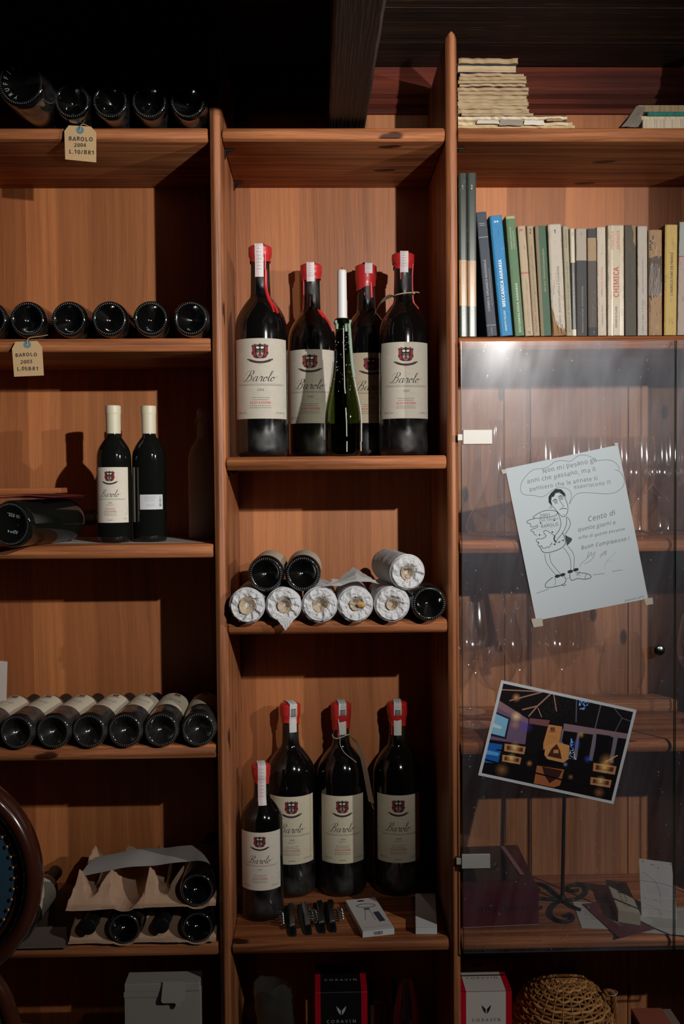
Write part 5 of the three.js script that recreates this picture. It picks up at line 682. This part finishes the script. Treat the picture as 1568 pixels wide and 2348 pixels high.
{ const t = hangTag('manila tag lettered 2004 hanging from the top left shelf', [[148, 301], [158, 288], [209, 291], [221, 304], [221, 373], [150, 366]], [184, 299], [['BAROLO', 30, 122, 46], ['2004', 74, 172, 42], ['L.10/BR1', 32, 228, 46]], 0.04);
  obj('string', tube([[0, 0, 0.002], [0.002, 0.008, 0.003], [0.006, 0.013, -0.002], [0.014, 0.011, -0.006], [0.02, 0.008, -0.004]], 0.0007, 24, 6), M.string, t);
  const u = hangTag('manila tag lettered 2003 hanging from the second left shelf', [[28, 800], [36, 784], [86, 782], [97, 796], [101, 861], [33, 864]], [63, 790], [['BAROLO', 24, 132, 42], ['2003', 66, 190, 42], ['L.05BR1', 36, 250, 44]], -0.02);
  obj('string', tube([[0, 0, 0.002], [0.001, 0.009, 0.003], [0.006, 0.014, 0.001], [0.02, 0.016, -0.002], [0.036, 0.019, -0.004], [0.041, 0.0205, -0.006]], 0.0007, 24, 6), M.string, u); }
{ const y = H(L3) + 0.0985, t = thing('folder', 'dark red folder lying across the large bottle with white handwriting', 'folder', [0, 0, 0]);
  const x1 = at(186, 1136, -0.09).x, x0 = -0.68;
  obj('cover', [quad([V(x0, y, -0.24), V(x1, y, -0.2), V(x1 - 0.055, y - 0.001, 0.03), V(x0, y, 0.035)], 12, 6, 0.0014, (u, v) => [0, 0.003 * Math.sin(u * 3) * (1 - v) + 0.002, 0]), quad([V(x0, y + 0.005, -0.24), V(x1 - 0.004, y + 0.004, -0.2), V(x1 - 0.03, y + 0.004, 0.02), V(x0, y + 0.006, 0.02)], 12, 6, 0.0014, (u, v) => [0, 0.002 * Math.sin(u * 4) + 0.002, 0])], std({ color: 0x641420, roughness: 0.55 }), t);
  obj('sheets', quad([V(x0, y + 0.0018, -0.23), V(x1 - 0.02, y + 0.0012, -0.2), V(x1 - 0.07, y + 0.0008, 0.028), V(x0, y + 0.002, 0.033)], 8, 4, 0.001, (u, v) => [0, 0.0015, 0]), std({ color: 0x8f8a88, roughness: 0.9 }), t);
  const s = thing('wood_slat', 'light wooden slat lying on the dark red folder', 'slat', [0, 0, 0]); const a = at(141, 1137, -0.04);
  obj('slat', boxUV(span(-0.682, a.x, y + 0.0115, y + 0.0225, -0.09, -0.035, 0.001), 'x'), std({ map: texPlank, color: 0xffe2c4, roughness: 0.6 }), s); }
flat('paper_sheet', 'grey paper sheet lying under the bottles on the third left shelf', 'paper', [[128, 1231], [400, 1231], [476, 1243.5], [60, 1246]], H(L3) + 0.0003, { color: 0xa9a6a4, roughness: 0.9 });
{ const t = thing('white_card', 'plain white card standing at the left picture edge behind the labelled bottles', 'card', [0, 0, 0]), z = -0.13; obj('card', quad([at(-70, 1508, z - 0.01), at(17, 1517, z - 0.01), at(14, 1640, z + 0.02), at(-70, 1640, z + 0.02)], 4, 4, 0.0008), std({ color: 0xb9b0a8, roughness: 0.85 }), t); }

// ---------- pulp trays with bottles ----------
function pulpTray(label, x0, x1, y, z0, z1, lift, sd) {
  const t = thing('pulp_tray', label, 'tray', [0, 0, 0], 'moulded pulp bottle trays'), W = x1 - x0, pitch = 0.0772, c0 = x1 - 0.0385;
  obj('tray', sheet((u, v) => {
    let x = lerp(x0, x1, u), z = lerp(z0, z1, v), wav = 0.006 * (noise(u * 7, sd) - 0.5) * (1 - smoothstep(v, 0, 0.1));
    const k = Math.round((c0 - x) / pitch), xc = c0 - k * pitch, wide = k % 2 === 0, R = wide ? lerp(0.0385, 0.0195, smoothstep(v, 0.45, 0.8)) : lerp(0.0165, 0.0385, smoothstep(v, 0.2, 0.55)), dx = Math.abs(x - xc);
    const env = 0.006 + 0.047 * Math.max(1 - Math.abs(v - 0.3) / 0.24, 0, 0.92 * (1 - Math.abs(v - 0.84) / 0.2)) + 0.01 * smoothstep(v, 0.02, 0.12);
    let h = dx < R ? R - Math.sqrt(R * R - dx * dx) : R + (dx - R) * 1.5; const lowAt = wide ? 0.0 : lerp(0.02, 0, smoothstep(v, 0.2, 0.55)); h = Math.min(h + lowAt, env * (0.92 + 0.16 * noise(k * 3 + sd, v * 3)));
    h += 0.0014 * fbm(u * 40, v * 30 + sd, 3) - 0.0006;
    const bend = lift * u;
    return [x + 0.002 * (noise(v * 20, sd + 2) - 0.5), y + 0.002 + Math.max(h, 0.0003) + bend, z + wav];
  }, 150, 60, 0.0018), M.card, t);
  return t;
}
const tx1 = at(496, 2170, 0.004).x - 0.0008, tx0 = at(155, 2182, 0.01).x;
pulpTray('lower grey-brown pulp tray lying on the fifth left shelf', tx0, tx1, H(L5), 0.004, -0.29, 0, 3);
pulpTray('upper grey-brown pulp tray with pointed ridges, stacked on the lower bottles', tx0 - 0.004, tx1, H(L5) + 0.0722, 0.004, -0.28, 0.004, 11);
const gTray = 'bottles lying in the pulp trays';
const yL = H(L5) + 0.0026, trayX = (k) => tx1 - 0.0385 - k * 0.0772;
const inTray = (label, k, yy, flip, z, thin = false) => { const t = thing('wine_bottle', label, 'bottle', [0, 0, 0], gTray), r = 0.0372; lay(t, trayX(k), yy + r * (thin ? 0.94 : 1) + (flip ? 0.012 : 0), z, flip ? PI : 0.0, 1 + k, flip ? -0.035 : 0); glass(G750, M.bottle, t); if (thin) t.scale.set(0.93, 1, 0.93); const h = 0.298; obj('capsule', lathe([[0, h + 0.0012], [0.0165, h + 0.0012], [0.0172, h - 0.001], [0.0166, h * 0.95], [0.0155, h * 0.82], [0.015, h * 0.8]], 24), M.black, t); return t; };
inTray('dark bottle base at the right end of the lower pulp tray', 0, yL, false, 0.006, true);
inTray('dark bottle base between two necks in the lower pulp tray', 2, yL, false, 0.006, true);
inTray('bottle neck pointing forward between the two bases of the lower tray', 1, yL, true, -0.295);
inTray('bottle neck pointing forward at the left end of the lower tray', 3, yL, true, -0.295);
{ const t = inTray('dark bottle base in the upper pulp tray with paper over it', 0, H(L5) + 0.0805, false, 0.006);
  const y0 = H(L5) + 0.0805 + 0.0372, xb = trayX(0), r = 0.0385, s = thing('paper_sheet', 'long white paper strip draped from the upper bottle across the upper tray', 'paper', [0, 0, 0]);
  const path = [[at(192, 2010, -0.12).x, -0.868], [at(240, 1995, -0.12).x, -0.858], [at(300, 1985, -0.12).x, -0.846], [at(365, 1985, -0.12).x, -0.842], [at(400, 1975, -0.12).x, -0.836]].map(([x, h]) => V(x, H(h), 0)); path.push(V(xb - 0.016, y0 + r * 0.94, 0)); for (const a of [-0.1, 0.35, 0.8, 1.2]) path.push(V(xb + Math.sin(a) * r, y0 + Math.cos(a) * r, 0));
  const c = new THREE.CatmullRomCurve3(path); obj('sheet', sheet((u, v) => { const p = c.getPoint(u), z = lerp(-0.05 - 0.03 * (1 - u), -0.135 - 0.045 * (1 - u), v); return [p.x + 0.012 * (1 - u) * v, p.y + 0.004 * Math.sin(v * PI) * (1 - u) + (1 - u) * 0.004 * v, z]; }, 50, 10, 0.0005), std({ color: 0xb5b1ae, roughness: 0.9 }), s); }
{ const y = H(L5), t = thing('cardboard_sheet', 'flat grey cardboard sheet with a torn edge on the fifth left shelf', 'cardboard', [0, 0, 0]), A = [[33, 2186], [70, 2184], [110, 2190], [150, 2186], [153, 2180]].map(([a, b]) => atY(a, Math.max(b, 2160), y)), z1 = -0.29;
  const f = A.map((p) => [p.x, -Math.min(p.z, 0.008)]), g = prism([...f, [tx0 - 0.004, -0.0], [tx0 - 0.004, 0.29], [-0.665, 0.29], [-0.665, 0.02]], 0.003); g.rotateX(-PI / 2); g.computeBoundingBox(); g.translate(0, y + 0.0004 - g.boundingBox.min.y, 0); obj('sheet', g, std({ color: 0x6f6157, roughness: 0.95 }), t); }
{ const t = lying('dark bottle with a pale label lying lengthwise between chair and trays', 32, 2132, 0.0, H(L5) + 0.0036, { yaw: 0.03, lab: paper(canvasTex(192, 192, (x, w, h) => { x.fillStyle = '#bdb6a6'; x.fillRect(0, 0, w, h); rows(x, w * 0.75, h * 0.3, h * 0.06, 3, w * 0.2, 3, '#6b655c', 4); rows(x, w * 0.7, h * 0.75, h * 0.05, 4, w * 0.3, 3, '#6b655c', 8); })), ly: [0.07, 0.175], half: 1.1, roll: 0.75 });
  obj('collar', arc(0.0165, 0.222, 0.236, 0, PI, 24), std({ color: 0xb3b08c, roughness: 0.7 }), t); }

// ---------- chair at the left picture edge ----------
{ const D = 1.68, z = DIST - D, sc = FOCAL / D, c = at(-152, 2013, z), ao = 247 / sc, bo = 260 / sc, ai = 190 / sc, bi = 196 / sc, t = thing('medallion_chair', 'polished dark wood chair with blue velvet oval back and brass nails', 'chair', [c.x, 0, z + 0.0]), cy = c.y;
  const wood2 = phys({ color: new THREE.Color().setRGB(0.06, 0.016, 0.009), roughness: 0.22, clearcoat: 0.6, clearcoatRoughness: 0.1 }), velvet = phys({ color: new THREE.Color().setRGB(0.012, 0.05, 0.085), roughness: 0.9, sheen: 1, sheenColor: new THREE.Color(0.1, 0.25, 0.35), sheenRoughness: 0.5 });
  const prof = [[0, -0.016], [0, 0.002], [0.06, 0.0075], [0.13, 0.008], [0.18, 0.004], [0.24, 0.004], [0.34, 0.013], [0.5, 0.019], [0.68, 0.0205], [0.84, 0.017], [0.94, 0.010], [1, 0.0], [1, -0.01], [0.9, -0.016]];
  const cv = new THREE.CatmullRomCurve3(prof.map(([a, b]) => V(a, b, 0)));
  obj('back_frame', sheet((u, v) => { const a = -u * 2 * PI, p = v >= 0.999 ? V(0, -0.016, 0) : cv.getPoint(v / 0.999), rx = lerp(ai, ao, p.x), ry = lerp(bi, bo, p.x); return [Math.cos(a) * rx, cy + Math.sin(a) * ry, p.y]; }, 140, 46), wood2, t);
  obj('back_cushion', sheet((u, v) => { const a = -u * 2 * PI, q = v; return [Math.cos(a) * ai * 1.02 * q, cy + Math.sin(a) * bi * 1.02 * q, 0.003 + 0.016 * (1 - q ** 3) + 0.0006 * noise(u * 40, v * 20)]; }, 64, 24), velvet, t);
  obj('back_cushion_rear', sheet((u, v) => { const a = u * 2 * PI; return [Math.cos(a) * ai * 1.02 * v, cy + Math.sin(a) * bi * 1.02 * v, -0.004 - 0.012 * (1 - v ** 3)]; }, 64, 12), velvet, t);
  const nails = []; for (let i = 0; i < 48; i++) { const a = i / 48 * 2 * PI; nails.push(new THREE.SphereGeometry(0.0034, 10, 6).scale(1, 1, 0.7).translate(Math.cos(a) * (ai - 0.0035), cy + Math.sin(a) * (bi - 0.0035), 0.0085)); }
  obj('brass_nails', nails, std({ color: 0xc0a278, roughness: 0.4, metalness: 0.8 }), t).userData.kind = 'stuff';
  const sy = 0.485; for (const s of [-1, 1]) { obj('post', tube([[s * ao * 0.45, cy - bo * 0.86, -0.004], [s * ao * 0.62, cy - bo * 1.15, -0.008], [s * 0.15, sy - 0.02, -0.012], [s * 0.155, 0.25, -0.0], [s * 0.165, 0.004, 0.05]], 0.0155, 40, 12), wood2, t); obj('leg', tube([[s * 0.17, sy - 0.03, -0.345], [s * 0.172, 0.35, -0.35], [s * 0.165, 0.15, -0.348], [s * 0.17, 0.002, -0.352]], 0.0165, 24, 12), wood2, t); }
  const out = (g, e) => { const p = []; for (let i = 0; i < 48; i++) { const a = i / 48 * 2 * PI, ca = Math.cos(a), sa = Math.sin(a), n = 0.55; p.push([Math.sign(ca) * Math.abs(ca) ** n * (0.188 - e), Math.sign(sa) * Math.abs(sa) ** n * (0.17 - e)]); } return p; };
  const seat = sheet((u, v) => { const a = u * 2 * PI, ca = Math.cos(a), sa = Math.sin(a), n = 0.6, q = v, X = Math.sign(ca) * Math.abs(ca) ** n * 0.186 * q, Z = Math.sign(sa) * Math.abs(sa) ** n * 0.168 * q; return [X, sy + 0.012 - 0.045 * q ** 6 + 0.02 * (1 - q * q), -0.19 + Z]; }, 64, 24);
  obj('seat_cushion', seat, velvet, t);
  const rail = prism(out(0, 0), 0.05, 0.004); rail.rotateX(-PI / 2); rail.translate(0, sy - 0.03, -0.19); obj('seat_rail', rail, wood2, t); }

// ---------- lower left: grey carton ----------
{ const z = -0.02, A = at(284, 2257, z), B = at(459, 2257, z), y0 = H(BASE) + 0.0005, y1 = A.y, t = thing('carton', 'plain grey cardboard carton with a tucked tab under the trays', 'box', [0, 0, 0]), m = std({ color: 0x98948e, roughness: 0.95 });
  obj('box', span(A.x, B.x, y0, y1 - 0.018, z - 0.05, z - 0.002, 0.001), m, t); obj('lid', [span(A.x + 0.001, B.x - 0.0015, y1 - 0.0176, y1, z - 0.052, z, 0.001), span(A.x - 0.001, A.x + 0.09, y1 - 0.03, y1 - 0.0178, z - 0.0019, z - 0.0005, 0.0004)], m, t);
  const p = at(398, 2272, z); const tab = prism([[-0.022, 0.022], [-0.026, -0.018], [-0.022, -0.022], [0.004, -0.022], [0.008, -0.03], [0.014, -0.03], [0.018, -0.022], [0.025, -0.014], [0.026, 0.016], [0.02, 0.022]], 0.0012); tab.rotateX(-0.16); tab.translate(p.x, p.y, z + 0.006); obj('tab', tab, m, t); }

// ---------- things on the lower middle shelf ----------
const yM = H(M4) + 0.0005;
function corkscrew(label, bx, by, tx, ty, s) {
  const A = atY(bx, by, yM + 0.008), B = atY(tx, ty, yM + 0.008), d = B.clone().sub(A); const L = 0.112, t = thing('corkscrew', label, 'corkscrew', [A.x, yM + 0.0086, A.z], 'folding corkscrews'); t.rotation.y = Math.atan2(-d.x, -d.z); t.scale.set(1.5, 1.3, 1.42);
  const out = []; for (let i = 0; i <= 12; i++) { const u = i / 12; out.push([-0.0075 - 0.002 * Math.sin(u * PI) + (u < 0.1 ? 0.004 * (1 - u / 0.1) : 0) + 0.003 * Math.sin(u * 6) * 0.4, u * L]); } for (let i = 12; i >= 0; i--) { const u = i / 12; out.push([0.006 + 0.0025 * Math.sin(u * PI * 2 + 0.6), u * L]); }
  const body = prism(out, 0.0125, 0.002); body.rotateX(-PI / 2); body.translate(0, -0.0062 , 0); obj('handle', body, M.darkmetal, t);
  const lev = prism([[-0.003, 0], [0.0045, 0.004], [0.006, 0.02], [0.004, 0.05], [0.006, 0.07], [0.003, 0.082], [-0.004, 0.078], [-0.003, 0.04]].map(([x, y]) => [x + 0.001, y + 0.012]), 0.004, 0.0008); lev.rotateX(-PI / 2); lev.translate(0, 0.0066, 0); obj('lever', lev, std({ color: 0x77777a, roughness: 0.3, metalness: 1 }), t);
  const w = []; for (let i = 0; i <= 70; i++) { const u = i / 70, a = u * 5 * 2 * PI, r = 0.0042 * Math.min(1, (1.02 - u) * 4); w.push(V(s * 0.0145 + Math.cos(a) * r, Math.sin(a) * r, -(0.03 + u * 0.045) * 1)); } obj('worm', tube(w, 0.0013, 140, 6), M.chrome, t);
}
corkscrew('leftmost folding corkscrew with its worm to the left', 668, 2139, 664, 2076, -1); corkscrew('wide folding corkscrew with a shiny lever, second of the four', 704, 2136, 694, 2072, 1); corkscrew('folding corkscrew with worm to the left, third of the four', 735, 2132, 730, 2070, -1); corkscrew('folding corkscrew nearest the flat white box', 760, 2130, 755, 2072, 1);
{ const A = atY(831.6, 2150, yM), B = atY(904, 2142, yM), hh = 0.0128, l = atY(792, 2066, yM + hh).sub(atY(831.6, 2138.5, yM + hh)), w = B.clone().sub(A), t = thing('carton', 'flat white carton with a printed corkscrew picture and hanging hole', 'box', [0, 0, 0]); l.y = w.y = 0;
  obj('box', ppiped(A, w, l, V(0, hh, 0)), M.paperwhite, t); const P = (u, v) => A.clone().addScaledVector(w, u).addScaledVector(l, v).add(V(0, hh + 0.0004, 0));
  obj('print', quad([P(0.01, 0.99), P(0.99, 0.99), P(0.99, 0.01), P(0.01, 0.01)], 1, 1, 0.0003), std({ map: canvasTex(256, 384, (x, w2, h) => { x.fillStyle = '#c6c4c1'; x.fillRect(0, 0, w2, h); x.fillStyle = '#1d1a1a'; x.beginPath(); x.ellipse(120, 26, 34, 9, 0, 0, 7); x.fill(); x.strokeStyle = '#4a4a50'; x.lineWidth = 7; x.beginPath(); x.ellipse(140, 90, 78, 22, 0.06, 0, 7); x.stroke(); x.fillStyle = '#55555c'; x.fillRect(106, 120, 50, 24); x.lineWidth = 4; x.beginPath(); x.moveTo(112, 144); x.lineTo(70, 262); x.moveTo(148, 144); x.lineTo(150, 274); x.stroke(); x.save(); x.translate(196, 236); x.rotate(-0.08); x.fillStyle = '#333a48'; x.fillRect(-26, -60, 52, 118); x.restore(); x.strokeStyle = '#77757a'; x.lineWidth = 3; x.beginPath(); x.moveTo(16, 350); x.lineTo(240, 345); x.stroke(); }), roughness: 0.7 }), t);
  const F = (u, v) => A.clone().addScaledVector(w, u).add(V(0, hh * v, 0.0005)); obj('barcode', quad([F(0.34, 0.88), F(0.66, 0.88), F(0.66, 0.12), F(0.34, 0.12)], 1, 1, 0.0003), std({ map: canvasTex(128, 48, (x, w2, h) => { x.fillStyle = '#cfcdca'; x.fillRect(0, 0, w2, h); x.fillStyle = '#222'; for (let i = 0; i < 26; i++) x.fillRect(6 + i * 4.4, 4, 1 + 2.4 * hash(i, 3), 36); }), roughness: 0.7 }), t); }
{ const A = atY(953, 2142, yM), B = atY(1002, 2142, yM), hh = 0.0165, l = atY(952, 2049, yM + hh).sub(atY(953, 2125, yM + hh)), t = thing('carton', 'small blank white carton lying by the right upright of the lower middle shelf', 'box', [0, 0, 0]); l.y = 0; const w = B.clone().sub(A); w.y = 0;
  obj('box', ppiped(A, w, l, V(0, hh, 0)), M.paperwhite, t); const m = M.paperwhite; obj('flap', ppiped(A.clone().add(V(0.0006, hh * 0.93, 0.0002)), w.clone().multiplyScalar(0.97), V(0, 0, 0.0008), V(0, hh * 0.06, 0)), m, t); }

// ---------- bottom row ----------
function winebox(label, x0, x1, yF, yB, z, bg, fg, side) {
  const A = at(x0, yF, z), B = at(x1, yF, z), top = A.y, w = B.x - A.x, D = (EYE - top) * FOCAL / (yB - 1098), d = Math.max(0.06, D - (DIST - z)), t = thing('gift_box', label, 'box', [A.x, H(BASE) + 0.0005, z]), h = top - H(BASE) - 0.0005;
  obj('box', plainBox(w - 0.0008, h - 0.0006, d - 0.0008, w / 2, h / 2, -d / 2), std({ color: side, roughness: 0.5 }), t);
  const logo = (x, cx, cy, s) => { x.fillStyle = fg; for (const k of [-1, 1]) { x.beginPath(); x.moveTo(cx + k * 0.06 * s, cy + 0.5 * s); x.lineTo(cx + k * 0.06 * s, cy - 0.02 * s); x.lineTo(cx + k * 0.22 * s, cy - 0.2 * s); x.lineTo(cx + k * 0.52 * s, cy - 0.5 * s); x.quadraticCurveTo(cx + k * 0.46 * s, cy + 0.1 * s, cx + k * 0.06 * s, cy + 0.5 * s); x.fill(); } };
  const word = (x, cx, cy, px) => { x.font = px + 'px sans-serif'; x.fillStyle = fg; x.textAlign = 'center'; x.save(); x.translate(cx, cy); x.scale(1.18, 1); x.fillText('C O R A V I N', 0, 0); x.restore(); };
  const Wp = 360, hp = Math.round(Wp * h / w), dp = Math.round(Wp * d / w);
  const face = (g) => { g.fillStyle = bg; g.fillRect(0, 0, Wp, 2000); g.fillStyle = '#b0061f'; g.fillRect(0, 0, Wp * 0.105, 2000); g.fillRect(Wp * 0.885, 0, Wp * 0.115, 2000); };
  obj('front_print', new THREE.PlaneGeometry(w, h).translate(w / 2, h / 2, 0.0003), std({ map: canvasTex(Wp, hp, (x) => { face(x); logo(x, Wp * 0.5, 130, 64); word(x, Wp * 0.5, 216, 30); x.fillStyle = fg; x.globalAlpha = 0.5; x.fillRect(0, 0, Wp, 3); }), roughness: 0.45 }), t);
  obj('top_print', new THREE.PlaneGeometry(w, d).rotateX(-PI / 2).translate(w / 2, h + 0.0002, -d / 2), std({ map: canvasTex(Wp, dp, (x) => { face(x); logo(x, Wp * 0.5, dp * 0.16, 80); word(x, Wp * 0.5, dp * 0.62, 34); }), roughness: 0.45 }), t);
  return t;
}
winebox('black gift box with red edges and white lettering on the bottom shelf', 722, 842, 2276, 2226, -0.06, '#0b0c12', '#b9b7b4', 0xa0061c);
winebox('white gift box with red edges and black lettering beside the basket', 1056, 1173, 2274, 2224, -0.06, '#c2bcb6', '#24211f', 0xa0061c);
{ const p = at(628, 2300, -0.12), t = thing('plastic_bag', 'crumpled clear plastic bag standing in the dark left of the black gift box', 'bag', [p.x, H(BASE) + 0.001, -0.12]); obj('film', sheet((u, v) => { const a = u * 2 * PI, n = fbm(u * 5, v * 4, 3, 5, 99), r = (0.034 + 0.018 * v) * (0.85 + 0.5 * (n - 0.45)); return [-Math.cos(a) * r * 1.05, v * (0.285 + 0.03 * noise(u * 6, 3, 6, 9)), Math.sin(a) * r * 0.8]; }, 60, 40), phys({ color: 0xb8bcb4, transmission: 0.94, roughness: 0.2, thickness: 0 }), t); }
vessel('wine_glass', 'wine glass standing in the dark right of the black gift box', 'glass', bowl(0.032, 0.3, 0.016, 0.004, 0.034, 0.45), 932, 2300, -0.12, H(BASE));
{ const a = at(848, 2306, -0.17), b = at(916, 2306, -0.17), t = thing('slatted_crate', 'small dark wooden crate with upright slats in the bottom middle bay', 'crate', [0, 0, 0]), n = 5, w = (b.x - a.x) / n, y0 = H(BASE) + 0.0005; for (let i = 0; i < n; i++) obj('slat', boxUV(span(a.x + i * w + 0.001, a.x + (i + 1) * w - 0.001, y0, a.y, -0.178, -0.17, 0.001), 'y'), std({ map: texPlank, color: 0x5a4c40, roughness: 0.8 }), t); obj('side', boxUV([0, 1].map((s) => span(s ? b.x - 0.008 : a.x, s ? b.x : a.x + 0.008, y0, a.y - 0.002, -0.3, -0.1785, 0.001)).reduce((p, q) => mergeGeometries([prep(p), prep(q)])), 'y'), M.dark, t); }
{ // wicker basket
  const p = at(1292, 2300, -0.16), top = at(1292, 2238, -0.16).y, y0 = H(BASE) + 0.0005, h = top - y0, t = thing('wicker_basket', 'domed brown wicker basket beside the white gift box', 'basket', [p.x, y0, -0.165]);
  const R = (y) => { const u = y / h; return u > 0.42 ? 0.128 * Math.sqrt(Math.max(0.012, 1 - ((u - 0.42) / 0.58) ** 2)) : lerp(0.105, 0.128, smoothstep(u, 0, 0.42)); }, wick = [0x9a6a38, 0x7f5228, 0xb07f48].map((c) => std({ color: c, roughness: 0.6 })), N = 26;
  const stakes = []; for (let i = 0; i < N; i++) { const a = i / N * 2 * PI; stakes.push(tube([...Array(14)].map((_, k) => { const y = h * (k < 8 ? 0.09 * k : 0.63 + 0.37 * Math.sin((k - 7) / 6 * PI / 2)) * 0.998, r = R(y) + 0.0012; return V(Math.sin(a) * r, y, Math.cos(a) * r); }), 0.0021, 28, 5)); }
  obj('stakes', stakes, wick[0], t).userData.kind = 'stuff';
  const arcY = []; { let y = 0.004, k = 0; while (y < h - 0.0008) { arcY.push(y); const r1 = R(y), r2 = R(Math.min(h, y + 0.002)), sl = Math.hypot(0.002, r2 - r1) / 0.002; y += 0.0078 / sl; if (++k > 90) break; } }
  const wv = [[], [], []]; arcY.forEach((y, k) => { const r = R(y), n = N * 4, pts = []; if (r < 0.012) return; for (let i = 0; i < n; i++) { const a = (i / n) * 2 * PI, o = 0.0026 * Math.cos(a * N / 2 + k * PI); pts.push(V(Math.sin(a) * (r + o), y + 0.0022 * (noise(i * 0.4, k) - 0.5), Math.cos(a) * (r + o))); } wv[k % 3].push(tube(pts, 0.0036 * (0.85 + 0.3 * hash(k, 2)), n * 2, 5, true)); });
  wv[1].push(new THREE.SphereGeometry(0.026, 20, 10, 0, 2 * PI, 0, 1.4).scale(1, 0.35, 1).translate(0, h - 0.0075, 0));
  wv.forEach((g, i) => obj('weave', g, wick[i], t).userData.kind = 'stuff');
  const hx = at(1398, 2300, -0.13).x - p.x, hyT = at(1398, 2262, -0.13).y - y0, arch = new THREE.CatmullRomCurve3([V(hx - 0.022, hyT - 0.16, 0.03), V(hx - 0.016, hyT - 0.05, 0.03), V(hx - 0.006, hyT - 0.012, 0.03), V(hx + 0.006, hyT - 0.016, 0.03), V(hx + 0.012, hyT - 0.06, 0.03), V(hx + 0.008, hyT - 0.17, 0.03)]);
  const tw = (ph) => tube([...Array(60)].map((_, i) => { const u = i / 59, q = arch.getPoint(u), a = u * 34 + ph; return V(q.x + 0.0042 * Math.cos(a), q.y + 0.0042 * Math.sin(a) * 0.6, q.z + 0.0042 * Math.sin(a)); }), 0.0042, 160, 6);
  obj('handle', [tw(0), tw(2.1), tw(4.2)], wick[1], t); const q = arch.getPoint(0.62); obj('twine', tube([...Array(16)].map((_, i) => { const a = i / 16 * 2 * PI; return V(q.x + 0.0105 * Math.cos(a), q.y + 0.003 * Math.cos(a), q.z + 0.0105 * Math.sin(a)); }), 0.0009, 40, 5, true), std({ color: 0xc9c2b4, roughness: 0.9 }), t); }
{ const z = -0.19, a = at(1446, 2312, z), b = at(1516, 2311, z), y0 = H(BASE) + 0.0005, t = thing('storage_box', 'tall box with a faded red lid in the dark lower right corner', 'box', [0, 0, 0]), w = b.x - a.x; obj('box', span(a.x, b.x + 0.022, y0, a.y - 0.012, z, z + 0.13, 0.001), std({ color: 0x2b211c, roughness: 0.8 }), t); obj('lid', span(a.x, b.x, a.y - 0.0115, a.y, z, z + 0.13, 0.001), std({ color: 0x8c4a38, roughness: 0.7 }), t); obj('edge_strip', span(b.x + 0.0006, b.x + 0.0215, a.y - 0.0115, a.y - 0.003, z, z + 0.13, 0.001), std({ color: 0x77695c, roughness: 0.8 }), t); }
renderer.render(scene, camera);
